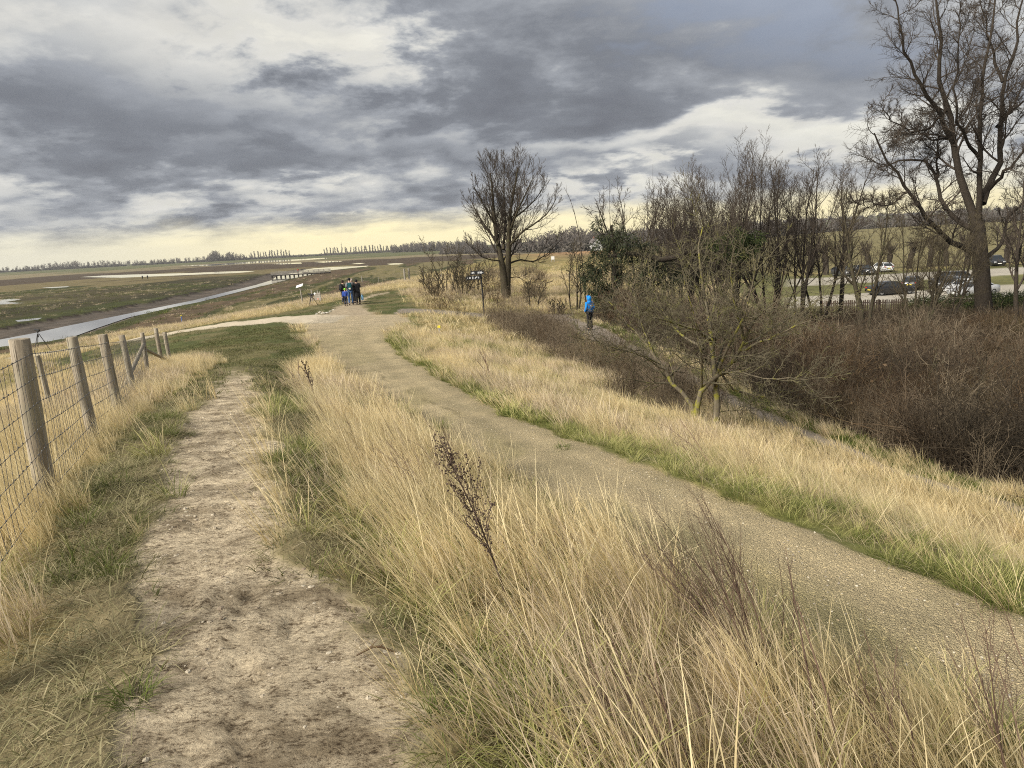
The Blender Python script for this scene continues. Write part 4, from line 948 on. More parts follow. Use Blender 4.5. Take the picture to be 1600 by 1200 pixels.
    LT = [([(1086, 655, 0), (1080, 628, 0), (1068, 612, .1), (1052, 600, .2), (1040, 578, .4), (1022, 556, .6), (1005, 535, .8), (985, 510, 1), (966, 488, 1.2), (950, 470, 1.3)], .085),
          ([(1086, 655, 0), (1092, 615, 0), (1103, 598, -.1), (1122, 585, -.2), (1140, 570, -.3), (1155, 550, -.4), (1162, 530, -.5), (1175, 505, -.6), (1192, 485, -.8), (1215, 470, -1)], .10),
          ([(1119, 662, .1), (1120, 628, .1), (1118, 600, .1), (1114, 565, .2), (1112, 530, .4), (1108, 490, .6), (1096, 450, .7), (1090, 400, .9), (1098, 355, 1)], .115),
          ([(1118, 605, .1), (1128, 560, -.5), (1150, 520, -.9), (1168, 480, -1.2), (1180, 430, -1.4), (1176, 390, -1.5)], .06),
          ([(1128, 586, 0), (1150, 580, -.8), (1180, 588, -1.2), (1212, 590, -1.5), (1245, 594, -1.7), (1300, 590, -1.8)], .032),
          ([(1130, 588, .2), (1142, 600, .4), (1158, 614, .5), (1190, 622, .6), (1230, 620, .8), (1275, 600, 1)], .038),
          ([(1155, 548, -.4), (1185, 536, -1), (1220, 520, -1.4), (1255, 505, -1.8), (1300, 495, -2)], .048),
          ([(1158, 540, -.4), (1195, 522, .4), (1235, 495, 1), (1270, 470, 1.4), (1300, 462, 1.6)], .045),
          ([(1112, 535, .4), (1085, 515, -.4), (1055, 505, -.8), (1030, 498, -1.1), (1010, 470, -1.4)], .05), ([(1100, 545, .2), (1060, 520, 1.2), (1035, 488, 1.6), (1020, 455, 2), (1012, 410, 2.2)], .05),
          ([(1040, 578, .4), (1010, 560, 0), (975, 545, -.3), (945, 540, -.5), (905, 520, -.6)], .026), ([(1052, 600, .2), (1048, 560, .9), (1040, 520, 1.3), (1045, 470, 1.6)], .03),
          ([(1096, 610, 0), (1098, 560, -.8), (1088, 510, -1.3), (1074, 460, -1.6), (1066, 420, -1.8)], .04), ([(1120, 645, .1), (1150, 640, .6), (1185, 644, 1), (1215, 632, 1.2)], .014), ([(966, 488, 1.2), (940, 482, 1.2), (925, 478, 1.3)], .02),
          ([(1022, 556, .6), (1000, 500, 1.2), (990, 450, 1.5), (985, 415, 1.6)], .03), ([(1162, 530, -.5), (1150, 480, -1), (1140, 430, -1.2), (1148, 385, -1.3)], .05)]
    N = 11; ps, rs, ls = [], [], []
    for pts, r in LT:
        P, L = polyline([qp(*q) for q in pts], N); P[1:-1] += rng.normal(0, .02, (N - 2, 3)); ps.append(P); rs.append(.78 * r * (1.1 - .94 * np.linspace(0, 1, N) ** .8)); ls.append(L)
    lb = dict(p=np.stack(ps), r=np.stack(rs), L=np.array(ls))
    a1 = kids(lb, 15, rng, (.22, 1), (30, 65), .38, .5, 6, .03, .15, .008, .7, .3); a2 = kids(a1, 10, rng, (.15, 1), (30, 65), .5, .6, 5, .02, .18, .006, .6); a3 = kids(a2, 4, rng, (.15, 1), (30, 60), .5, .75, 3, .02, .18, .0045, .5)
    tree_thing('lichen_tree', loc, 'small spreading bare tree with yellow lichen on its limbs above the lower path', [(lb, 8)], [(a1, 4), (a2, 3), (a3, 3)], M_LICH, M_LICHT)

    # ---- rounded clump of coppiced trees behind it
    labs = ['coppiced bare tree at the left of the dense clump', 'tallest coppiced bare tree in the middle of the dense clump', 'coppiced bare tree at the right of the dense clump', 'coppiced tree standing in front of the dense clump']
    for i, (u, y, v) in enumerate(((1062, 47, 296), (1142, 49, 234), (1208, 51, 246), (1108, 44, 280))):
        loc = at_u(u, y); H = ud(u, v, y)[2] - loc[2]
        t_, c_ = multi_stem(rng, 9, H, .42, .10, (12, 9, 7), .25, .13, (.42, .46, .5), .0085, (14, 36))
        tree_thing('coppiced_tree', loc, labs[i], t_, c_, M_BARK, M_TWIG, 'clump of coppiced trees behind the lichen tree')
    # ---- slender trees between the clump and the willow
    for i, (u, y, v, st, sp, r, lab) in enumerate(((1246, 50, 235, 3, .13, .13, 'slender bare tree just right of the dense clump'), (1282, 52, 222, 3, .12, .13, 'tall slender bare tree with narrow crown left of the dark parked car'),
                                             (1312, 55, 218, 2, .12, .12, 'slim twin stemmed bare tree above the far dark car'), (1350, 46, 262, 2, .16, .20, 'bare tree with leaning mossy trunk before the car park fence'),
                                             (1432, 43, 300, 4, .32, .09, 'low many stemmed bare tree in front of the dark saloon car'), (1470, 47, 322, 4, .34, .09, 'many stemmed bare tree left of the great willow trunk'),
                                             (1592, 44, 190, 2, .18, .16, 'bare tree partly cut off by the right edge'), (1498, 60, 250, 2, .2, .12, 'bare tree behind the left limbs of the great willow'))):
        loc = at_u(u, y); H = .93 * (ud(u, v, y)[2] - loc[2])
        t_, c_ = multi_stem(rng, st, H, sp, r, (13, 9, 7), .28, .09, (.32, .46, .5), .0088, (18, 45), .12 * st ** .5, .06)
        tree_thing('slender_tree', loc, lab, t_, c_, M_BARKG if i in (3, 4) else M_BARK, M_TWIG2 if i in (3, 4, 5) else M_TWIG, 'bare trees along the car park edge')
    # ---- a pair of trees above the evergreen, and thin whips
    for u, y, v, lab in ((968, 66, 286, 'bare round crowned tree rising behind the dark evergreen'), (998, 70, 292, 'second bare tree behind the dark evergreen, nearer the clump')):
        loc = at_u(u, y); H = ud(u, v, y)[2] - loc[2]
        t_, c_ = multi_stem(rng, 3, H, .17, .15, (9, 7, 5), .35, .06, (.34, .45, .45), .013)
        tree_thing('background_tree', loc, lab, t_, c_, M_BARK, M_TWIG, 'bare trees behind the evergreen')
    for pts, y, r, lab in (([(917, 420), (906, 370), (896, 325), (888, 302), (881, 292)], 44, .045, 'tall bent whip leaning left over the golden bank'), ([(956, 420), (953, 340), (952, 280)], 46, .035, 'thin upright pole like sapling left of the bare trees'),
                           ([(1022, 420), (1021, 340), (1020, 268)], 46, .035, 'thin upright pole like sapling beside the dense clump'), ([(1013, 400), (1012, 350), (1012, 300)], 47, .028, 'shorter thin sapling just left of the tall pole')):
        base = at_u(pts[0][0], y); P = [base - base] + [ud(a, b, y) - base for a, b in pts[1:]]
        P, L = polyline(P, 10); s = dict(p=P[None], r=(r * (1 - .8 * np.linspace(0, 1, 10)))[None], L=one(L)); k1 = kids(s, 10, rng, (.5, 1), (20, 40), .12, .5, 4, .1, .1, .01)
        tree_thing('sapling', base, lab, [(s, 5)], [(k1, 3)], M_BARK, M_TWIG, 'thin saplings')
    # ---- small bare trees on the golden slope and by the signpost
    for u, y, v, lab, st in ((834, 47, 425, 'small bare tree on the golden slope right of the lone tree', 2), (898, 45, 380, 'thin bare shrub tree at the foot of the golden slope', 3), (700, 58, 372, 'pale bare young tree above the fence posts', 3), (722, 56, 400, 'dense brown bare shrub left of the lone tree', 7), (745, 60, 392, 'bare shrub close to the lone tree on its left', 6), (684, 52, 420, 'thin bare shrub beside the fence posts', 5), (668, 62, 412, 'low bare shrub behind the fence posts', 5), (872, 43, 462, 'low dark bare shrub beside the person in blue', 6)):
        loc = at_u(u, y); H = ud(u, v, y)[2] - loc[2]
        t_, c_ = multi_stem(rng, st, H, .3 if st < 5 else .42, .07 if st < 5 else .035, (8, 6, 4), .2, .06, (.42, .45, .5), .012)
        tree_thing('small_tree', loc, lab, t_, c_, M_BARKG, M_TWIG2, 'small bare trees and shrubs beyond the junction')
    # ---- saplings standing in the brambles
    for u, y, v, r, lab in ((1500, 19, 520, .035, 'thin straight sapling in the brambles at right'), (1385, 30, 430, .05, 'dark leaning sapling in the middle of the brambles'), (1560, 24, 500, .035, 'thin sapling in the brambles near the right edge'), (1330, 36, 445, .04, 'forked sapling at the back of the brambles')):
        loc = at_u(u, y); H = ud(u, v, y)[2] - loc[2]
        t_, c_ = multi_stem(rng, 1, H, .12, r, (10, 5, 4), .25, .04, (.4, .45, .5), .005, (30, 55), .0, .07)
        tree_thing('bramble_sapling', loc, lab, t_, c_, M_BARKG, M_TWIG2, 'saplings growing out of the brambles')
    # ---- evergreen with a bowed bare trunk
    yc = 42.0; loc = at_u(962, yc); o = empty('evergreen_tree', loc, 0, 'dark drooping evergreen beside the path with a bowed bare trunk', 'tree'); o.scale = (1.06, 1.06, 1.0)
    def ep(u, v, dy=0): return ud(u, v, yc + dy) - loc
    P1, L1 = polyline([ep(1130, 415, 1), (ep(1105, 398, .6)), ep(1075, 392, .3), ep(1050, 402, 0), ep(1032, 408, 0), ep(1005, 398, 0), ep(975, 396, 0), ep(950, 402, 0)], 16)
    P2, L2 = polyline([(0, 0, -.3), (.1, 0, 1.2), (-.05, 0, 2.6), (.1, .1, 4.2), ep(955, 352)], 16)
    tk = dict(p=np.stack([P1, P2]), r=np.stack([.22 - .10 * np.linspace(0, 1, 16), .2 - .14 * np.linspace(0, 1, 16)]), L=np.array([L1, L2]))
    link('trunk', branches_mesh('trunk', [(tk, 8)]), M_BARK, o)
    def clumps(spots, n, name, mat, par, size=.09):
        V, Q, T = [], [], []
        k = 0
        for (c, r) in spots:
            m = int(n * r[0] * r[2]); d = norm(rng.normal(0, 1, (m, 3))); rad = rng.uniform(.35, 1.0, m) ** .6
            C = np.array(c) + d * rad[:, None] * np.array(r)
            sp = rng.normal(0, .5, (m, 3)) + d * .8; sp[:, 2] -= .7; sp = norm(sp); side = norm(np.cross(sp, rng.normal(0, 1, (m, 3))))
            L = size * rng.uniform(1.4, 4, m)[:, None]; w = size * rng.uniform(.25, .5, m)[:, None]
            quad = np.stack([C - side * w * .5, C + side * w * .5, C + sp * L + side * w * .25, C + sp * L - side * w * .25], 1)
            V.append(quad.reshape(-1, 3)); Q.append(np.arange(m * 4).reshape(m, 4) + k); k += m * 4
            t = np.zeros((m, 4, 3)); t[..., 0] = rng.uniform(0, 1, m)[:, None]; t[..., 1] = .8; T.append(t.reshape(-1, 3))
        me = mesh_np(name, np.vstack(V), [np.vstack(Q)], False); fattr(me, 'tint', np.vstack(T), 3); return link(name, me, mat, par)
    S = [(ep(u, v, dy), (a, a, b)) for u, v, dy, a, b in ((955, 372, 0, .7, .5), (940, 385, .3, .6, .6), (975, 378, -.3, .9, .55), (935, 410, .2, .65, .7), (960, 400, 0, .8, .6), (990, 395, .6, .8, .55), (928, 440, 0, .6, .9), (950, 432, .4, .9, .9), (945, 462, 0, .7, .6), (985, 425, .6, 1.0, .7), (1010, 388, .5, .6, .35), (936, 352, 0, .35, .4), (965, 356, 0, .35, .3), (918, 425, 0, .4, .6), (1015, 428, .8, .8, .6), (1040, 436, 1, .8, .6), (1066, 430, 1.2, .7, .6), (1000, 455, .6, .7, .5), (1030, 412, 1, .7, .35))]
    clumps(S, 1150, 'foliage', M_CONIF, o)
    loc = at_u(1130, 43); o2 = empty('ivy_shrub', loc, 0, 'dark green evergreen bush low in the dense clump', 'shrub')
    def ip(u, v, dy=0): return ud(u, v, 43 + dy) - loc
    clumps([(ip(u, v, dy), (a, a, b)) for u, v, dy, a, b in ((1105, 390, 0, .7, .5), (1125, 382, .2, .7, .5), (1150, 372, 0, .8, .6), (1168, 385, .2, .7, .6), (1140, 398, 0, .9, .5), (1180, 372, 0, .5, .4))], 1100, 'foliage', M_IVY, o2, .11)
    t_, c_ = multi_stem(rng, 5, 4.5, .3, .05, (5, 4, 3), .2, .06, (.4, .45, .5), .012); link('stems', branches_mesh('stems', t_ + c_), M_BARK, o2)
    # ---- pollards along the far side of the car park
    POLL = ['pollard willow at the left end of the row behind the car park', 'stout pollard willow second from the left end of its row', 'pollard willow behind the half hidden far car', 'pollard willow just right of the far white car',
            'pollard willow between the far white car and the many stemmed trees', 'pollard willow seen through the many stemmed trees', 'short pollard willow left of the great willow trunk', 'pollard willow nearly hidden by the great willow trunk', 'pollard willow at the right end of the row beyond the great willow']
    pol = None
    for i, (u, y, s) in enumerate(((1265, 112, 1.0), (1290, 112, 1.15), (1358, 116, 1.0), (1390, 118, .95), (1420, 116, 1.0), (1452, 118, 1.05), (1478, 117, .95), (1513, 118, 1.1), (1572, 117, 1.0))):
        loc = at_u(u, y)
        if pol is None:
            tk = grow(np.array([[0, 0, -.2]]), np.array([[.02, 0, 1.0]]), one(3.0), one(.42), 6, rng, 0, .04, .15); tk['r'][0, -2:] = [.5, .3]
            w = kids(tk, 40, rng, (.85, 1), (10, 70), .75, .16, 6, .12, .08, .03, .6, 0); w2 = kids(w, 4, rng, (.2, 1), (15, 40), .5, .6, 4, .1, .1, .018)
            pol = tree_thing('pollard_willow', loc, '', [(tk, 9)], [(w, 3), (w2, 3)], M_BARK, M_TWIG); c = pol
        else: c = copy_tree(pol); c.location = loc; c.rotation_euler.z = i * 1.3
        c.scale = (s, s, s); tag(c, POLL[i], 'tree', 'pollard willows behind the car park')
    return clumps
CLUMPS = make_trees()

# ------------------------------------------------------------------ brambles and dead stems
def twig_proto(seed, n, h, spread, w, mat, arch=.6, kidsn=5, up=.02, leafn=0):
    """a clump of arching woody stems with side twigs, as thin strips"""
    rng = np.random.default_rng(seed)
    a = rng.uniform(0, 6.28, n); rr = spread * np.sqrt(rng.uniform(0, 1, n))
    S = np.stack([rr * np.cos(a), rr * np.sin(a), np.full(n, -.05)], 1)
    a2 = rng.uniform(0, 6.28, n); o = arch * rng.uniform(.1, 1.2, n)
    D = np.stack([np.cos(a2) * o, np.sin(a2) * o, np.ones(n)], 1)
    b = grow(S, D, h * rng.uniform(.6, 1.25, n), np.full(n, w), 6, rng, -.10 * arch, .12, .6)
    c = kids(b, kidsn, rng, (.2, 1), (25, 70), .42, .7, 3, up, .2, w * .5, .5)
    d = kids(c, 2, rng, (.2, 1), (25, 70), .55, .8, 3, up, .2, w * .42, .4)
    V, Q, T, k = [], [], [], 0
    for q_ in (b, c, d):
        v, q = tubes(q_['p'], q_['r'], 3); m = len(q_['p']); npp = len(v) // m
        t = np.zeros((m, npp, 3)); t[..., 0] = rng.uniform(0, 1, m)[:, None]; t[..., 1] = .7
        V.append(v); Q.append(q + k); T.append(t.reshape(-1, 3)); k += len(v)
    if leafn:
        p = c['p'].reshape(-1, 3); p = p[rng.integers(0, len(p), leafn)]; s = norm(rng.normal(0, 1, (leafn, 3))); t2 = norm(np.cross(s, rng.normal(0, 1, (leafn, 3)))); z = rng.uniform(.015, .035, (leafn, 1))
        quad = np.stack([p - s * z, p + t2 * z * .7, p + s * z, p - t2 * z * .7], 1); V.append(quad.reshape(-1, 3)); Q.append(np.arange(leafn * 4).reshape(-1, 4) + k)
        t = np.zeros((leafn, 4, 3)); t[..., 0] = rng.uniform(0, 1, leafn)[:, None]; t[..., 1] = .8; T.append(t.reshape(-1, 3))
    me = mesh_np('c', np.vstack(V), [np.vstack(Q)], True); fattr(me, 'tint', np.vstack(T), 3); me.materials.append(mat)
    return bpy.data.objects.new('c', me)
def make_brambles():
    near = [twig_proto(500 + k, 24, 1.6, .5, .0075, M_BRAM, .75, 6, leafn=26) for k in range(5)]
    far_ = [twig_proto(510 + k, 26, 1.6, .8, .012, M_BRAM, .7, 5, leafn=12) for k in range(5)]
    pale = [twig_proto(520 + k, 14, 1.35, .35, .0065, M_BRAMP, .35, 3) for k in range(4)]
    gsh = [twig_proto(530 + k, 22, .95, .45, .0055, M_BRAM if k % 4 == 0 else M_BRAMP, .45, 5) for k in range(6)]
    x, y = samp(4, 30, 7, 30, 2.8); d = x - xLR(y); p = sst(d, .9, 1.9) * sst(fbm(x * .4, y * .4, 401), .2, .42)
    k = RG.uniform(0, 1, len(x)) < p; P = keep(x[k], y[k], np.ones(k.sum()))
    scatter('bramble_thicket', P, near, RG, 'tangle of brown leafless brambles beyond the lower path', 'brambles', spin=3.1, scl=RG.uniform(.6, 1.1, len(P)) * (.4 + 1.15 * sst(fbm(P[:, 0] * .55, P[:, 1] * .55, 405, 3), .3, .7)))
    x, y = samp(5, 52, 26, 59, 2.0); d = x - xLR(y); p = sst(d, 1.2, 2.6)
    k = RG.uniform(0, 1, len(x)) < p; P = keep(x[k], y[k], np.ones(k.sum()))
    scatter('far_thicket', P, far_ + [twig_proto(550 + q, 14, 1.9, .6, .012, M_BRAMP, .5, 4) for q in range(3)], RG, 'dark brown undergrowth reaching back to the car park fence', 'brambles', spin=3.1, scl=RG.uniform(.6, 1.15, len(P)) * (.4 + 1.15 * sst(fbm(P[:, 0] * .35, P[:, 1] * .35, 406, 3), .3, .7)) * np.interp(P[:, 1], [30, 42, 50, 59], [1.0, .8, .52, .42]))
    x, y = samp(5, 34, 12, 38, .5); d = x - xLR(y); p = sst(d, 1.5, 2.5) * sst(fbm(x * .4, y * .4, 408), .48, .6); k = RG.uniform(0, 1, len(x)) < p; P = keep(x[k], y[k], np.ones(k.sum()))
    scatter('pale_shrubs', P, [twig_proto(560 + q, 18, 1.9, .3, .008, M_BRAMP, .4, 5) for q in range(3)], RG, 'paler twiggy shrubs standing among the dark brambles', 'shrubs', (.7, 1.25), 3.1)
    x, y = samp(4, 24, 6, 26, 3.5); d = x - xLR(y); p = sst(d, .5, 1.0) * (1 - .8 * sst(d, 2.0, 5.5)) * sst(fbm(x * .5, y * .5, 403), .3, .55)
    k = RG.uniform(0, 1, len(x)) < p; P = keep(x[k], y[k], np.ones(k.sum()))
    scatter('dead_stems', P, pale, RG, 'pale dead stems standing in front of the brambles', 'dead stems', (.5, 1.1), 3.1)
    x, y = samp(-8, 13, 12, 41, 3.0); sn = (fbm(x * .45, y * .45, 361, 3) - .5) * 5; p = sst(x + sn, xLL(y) - 4.6, xLL(y) - 2.6) * (1 - sst(x, xLL(y) - .7, xLL(y) - .2)) * sst(y, 13.5, 17)
    p = np.maximum(p, sst(y, 33, 36) * (1 - sst(y, 38, 40)) * (x > -.6) * (x < xLL(y) - .5) * .7)
    k = RG.uniform(0, 1, len(x)) < p; P = keep(x[k], y[k], np.ones(k.sum()))
    lt = at_u(1100, 17.6); P = P[~((np.abs(P[:, 0] - lt[0] * P[:, 1] / 17.6) < 1.1) & (P[:, 1] < 18.3) & (P[:, 1] > 13))]
    P = P[~((np.abs(P[:, 0] - 4.05 * P[:, 1] / 36.6) < .9) & (P[:, 1] < 38) & (P[:, 1] > 26.5))]
    P = P[~((P[:, 1] < 20.5) & (P[:, 0] > xLL(P[:, 1]) - 2.3))]
    scatter('bank_scrub', P, gsh, RG, 'brownish leafless scrub on the bank left of the lichen tree', 'scrub', spin=3.1, scl=RG.uniform(.55, 1.15, len(P)) * (.5 + .95 * fbm(P[:, 0] * .6, P[:, 1] * .6, 407, 3)) * np.interp(P[:, 1], [17, 21, 33, 36], [.9, 1.45, 1.45, .9]))
    x, y = samp(-14, 24, 43, 90, .5); zt = terrain(x, y, False); p = sst(x, xGR(y) + 1.0, xGR(y) + 3) * (1 - sst(x, 2, 6)) * .2 + sst(x, 12, 16) * (y < 48)
    k = RG.uniform(0, 1, len(x)) < p; P = keep(x[k], y[k], np.ones(k.sum()))
    scatter('slope_scrub', P, [twig_proto(540 + k, 24, 1.3, .8, .012, M_BRAM if k % 2 else M_BRAMP, .45, 4) for k in range(4)], RG, 'leafless scrub on the slope round the lone tree', 'scrub', (.5, 1.2), 3.1)
make_brambles()
def make_saplings():
    rng = np.random.default_rng(91); ps = []
    for k in range(5):
        t_, c_ = multi_stem(rng, 2 + k % 3, 2.6, .22, .022, (8, 4, 3), .25, .03, (.4, .45, .5), .005, (25, 55), .08, .08)
        me = branches_mesh('sap', t_ + c_); me.materials.append((M_TWIG2, M_LICHT, M_BARKG)[k % 3]); ps.append(bpy.data.objects.new('sap', me))
    x, y = samp(7, 46, 13, 50, .09); d = x - xLR(y); k = (d > 1.8) & (RG.uniform(0, 1, len(x)) < np.interp(y, [13, 25, 58], [1, .8, .45])); P = keep(x[k], y[k], np.ones(k.sum()))
    scatter('thicket_saplings', P, ps, RG, 'thin bare saplings standing up out of the bramble thicket', 'scrub', (.6, 1.35), 3.1)
make_saplings()

# ------------------------------------------------------------------ foreground weeds
def stalk_mesh(name, stems, mat, parent=None):
    V, Q, T, k = [], [], [], 0; rng = np.random.default_rng(len(stems) + 5)
    for b, s in stems:
        v, q = tubes(b['p'], b['r'], s); m = len(b['p']); t = np.zeros((m, len(v) // m, 3)); t[..., 0] = rng.uniform(0, 1, m)[:, None]; t[..., 1] = .8
        V.append(v); Q.append(q + k); T.append(t.reshape(-1, 3)); k += len(v)
    me = mesh_np(name, np.vstack(V), [np.vstack(Q)], True); fattr(me, 'tint', np.vstack(T), 3); return link(name, me, mat, parent)
def make_weeds():
    rng = np.random.default_rng(31)
    M_SEED = mottled('dark_seed_heads', (.050, .034, .025), (.14, .098, .072), 40, .9, 0)
    def gz(x, y): return float(terrain(np.array([x]), np.array([y]), False)[0])
    # the dark dried dock in the strip
    def dock(pix, y0, dy, r, label, bulk):
        top = pix[-1]; base = at_u(pix[0][0], y0)
        n = len(pix); pts = [base] + [ud(u, v, y0 + dy * k / (n - 1)) for k, (u, v) in enumerate(pix) if k > 0]
        o = empty('dock_plant', base, 0, label, 'dead plant'); P, L = polyline([p - base for p in pts], 14)
        s = dict(p=P[None], r=(r * (1.1 - .8 * np.linspace(0, 1, 14)))[None], L=one(L))
        k1 = kids(s, int(bulk * 1.5), rng, (.45, .98), (12, 30), .26, .5, 6, .05, .08, r * .25, .5, .5)
        k2 = kids(k1, 4, rng, (.2, 1), (18, 40), .3, .8, 3, .06, .12, r * .2, .5)
        stalk_mesh('stem', [(s, 7), (k1, 4), (k2, 3)], M_STALK if bulk < 1 else M_SEED, o)
        m = MB(); tmpl = MB().ell((0, 0, 0), (1, .8, .9), 5, 3)
        for bt, cnt in ((k1, 12), (k2, 3), ({'p': P[None, 8:], 'r': None, 'L': None}, 24)):
            for row in bt['p']:
                for q in range(cnt):
                    t = rng.uniform(.15, 1) * (len(row) - 1); i = min(int(t), len(row) - 2); c = row[i] + (row[i + 1] - row[i]) * (t - i)
                    m.add(tmpl.V[0] * rng.uniform(.4, 1.05) * r * .85 + c + rng.normal(0, r * .8, 3), tmpl.Fq[0])
        tag(m.build('seed_heads', M_SEED, o), kind='stuff')
    dock([(845, 1040), (822, 1000), (790, 930), (762, 850), (748, 815), (722, 760), (697, 712)], 3.15, -.25, .0062, 'tall dark dried dock plant with seed clusters in the middle of the straw grass', 17)
    dock([(497, 640), (490, 612), (482, 590), (475, 568)], 10.5, 0, .009, 'small dark dried spike at the far tip of the tall grass strip', 7)
    # clumps of tall dead stalks
    def clump(name, u0, y0, tips, r, label, twigs=8, cat='dead plant', mat=None, fine=.13):
        base = at_u(u0, y0); o = base
        ps, ls = [], []
        for (u, v, dy) in tips:
            b = np.array([rng.normal(0, .05), rng.normal(0, .05), -.05]); t = ud(u, v, y0 + dy) - base; mid = b + (t - b) * .5 + np.array([.05, 0, .05]) * np.linalg.norm(t - b) * .6 + rng.normal(0, .025, 3)
            P, L = polyline([b, b + (mid - b) * .55, mid, mid + (t - mid) * .55, t], 9); ps.append(P); ls.append(L)
        s = dict(p=np.stack(ps), r=np.stack([1.35 * r * rng.uniform(.7, 1.1) * (1.05 - .8 * np.linspace(0, 1, 9)) for _ in ps]), L=np.array(ls))
        k1 = kids(s, twigs, rng, (.42, 1), (10, 32), fine * 1.6, .5, 5, .04, .08, r * .16, .5, .4); k2 = kids(k1, 5, rng, (.2, 1), (12, 35), .5, .8, 4, .03, .1, r * .13, .5)
        ob = stalk_mesh(name, [(s, 5), (k1, 3), (k2, 3)], mat or M_STALK); ob.location = base; tag(ob, label, cat, 'tall dead weed stalks in the grass')
    bt = [(rng.uniform(985, 1115), rng.uniform(765, 900), rng.uniform(.1, .8)) for _ in range(15)]
    clump('weed_stalks', 1200, 2.75, bt, .0030, 'large feathery bundle of reddish dead stalks leaning left over the gravel path', 14, fine=.17)
    clump('weed_stalks', 1320, 2.15, [(1232, 885, .3), (1245, 940, .1)], .0052, 'single dark bare stalk rising near the bottom right of the grass', 4, fine=.06)
    clump('weed_stalks', 1222, 3.3, [(1216, 870, 0), (1226, 850, .1), (1232, 900, .1)], .0034, 'thin dark forked stalks against the gravel path', 5)
    clump('weed_stalks', 1640, 2.0, [(1500, 960, .2), (1522, 930, .4), (1540, 985, .2), (1478, 1010, .1), (1568, 950, .2)], .0038, 'feathery dead stalks at the bottom right corner', 10, fine=.16)
    clump('weed_stalks', 690, 4.9, [(590, 702, .3), (604, 690, .2), (570, 742, .2), (618, 720, 0), (586, 722, .4)], .0048, 'leaning reddish stalks left of the dark dock plant', 7)
    clump('weed_stalks', 735, 5.6, [(690, 668, .2), (664, 655, .3), (676, 700, .1), (650, 690, .2)], .0048, 'upright brown stalks behind the dark dock plant', 7)
    clump('weed_stalks', 850, 2.5, [(752, 980, .1), (740, 1010, .2), (765, 960, .3)], .0036, 'pale dead stalks below the dark dock plant', 8)
    clump('weed_stalks', 1010, 2.0, [(940, 1010, 0), (925, 1050, .1), (950, 985, .2), (905, 990, .1)], .0036, 'brown stalks leaning left at the bottom middle', 8)
    clump('weed_stalks', 925, 4.0, [(866, 830, .2), (874, 815, .1), (884, 850, .2), (852, 850, .4)], .0036, 'thin stalks between the dock plant and the feathery bundle', 8)
    clump('weed_stalks', 1110, 1.9, [(1010, 1050, 0), (1022, 1035, .1), (1000, 1090, 0)], .0046, 'dark stalk with withered leaves at the bottom edge', 4, fine=.07)
    clump('weed_stalks', 1395, 2.2, [(1330, 1010, .2), (1350, 985, .3), (1385, 1040, .1), (1318, 1060, 0), (1402, 1000, .2)], .0034, 'fine pale stalks over the lower right of the gravel path', 9, fine=.16)
    clump('weed_stalks', 470, 13.5, [(455, 566, 0), (466, 560, .2), (446, 572, .1), (478, 575, .2)], .007, 'thin stalks standing at the far tip of the grass strip', 6)
    clump('weed_stalks', 1120, 8.6, [(1040, 665, .3), (1062, 655, .2), (1050, 690, .2)], .006, 'brown stalks on the verge below the lichen tree', 6)
    clump('weed_stalks', 770, 17.0, [(748, 545, .3), (756, 550, .2), (742, 560, .2)], .010, 'dark twiggy stalks on the mound left of the brambles', 6)
    # a dry branch with berries lying in the grass, a stick on the trail, a tuft growing on the mud
    b = ud(560, 1054, 2.45); e = ud(620, 1046, 2.5)
    zb = gz(b[0], b[1]); P, L = polyline([(b[0], b[1], zb + .01), (.5 * (b[0] + e[0]), .5 * (b[1] + e[1]) + .01, zb + .03), (e[0], e[1], gz(e[0], e[1]) + .02)], 6)
    s = dict(p=P[None], r=np.array([[.003, .004, .0045, .005, .004, .003]]), L=one(L)); k1 = kids(s, 3, rng, (.3, .9), (30, 60), .3, .6, 3, 0, .1, .0015)
    ob = stalk_mesh('stick', [(s, 6), (k1, 4)], M_BRAM); tag(ob, 'dry twig lying at the edge of the mud trail under the grass', 'twig')
    for u, y, sc, lab, g in ((207, 2.28, .62, 'small green grass tuft growing alone on the mud trail', M_GREEN), (240, 6.3, 1.5, 'yellow grass tussock leaning at the left edge of the mud trail', M_YGREEN), (880, 8.9, .75, 'dark little grass tuft on the gravel path', M_GREEN), (705, 6.9 + 2.9, .6, 'small dark tuft on the gravel path beside its grassy seam', M_GREEN)):
        p = at_u(u, y); v, q, t = blade_set(np.random.default_rng(int(u)), 90, .19 * sc, .10 * sc, .0034 * (1 if y < 4 else 2.0), .9 if g is M_GREEN else .5, (-.1, 0) if g is M_GREEN else (-.2, -.1), .5)
        me = mesh_np('grass_tuft', v, [q], True); fattr(me, 'tint', t, 3); ob = link('grass_tuft', me, g); ob.location = p; tag(ob, lab, 'grass tuft')
    for u, y, lab in ((330, 30 / 12, ''),): pass
make_weeds()

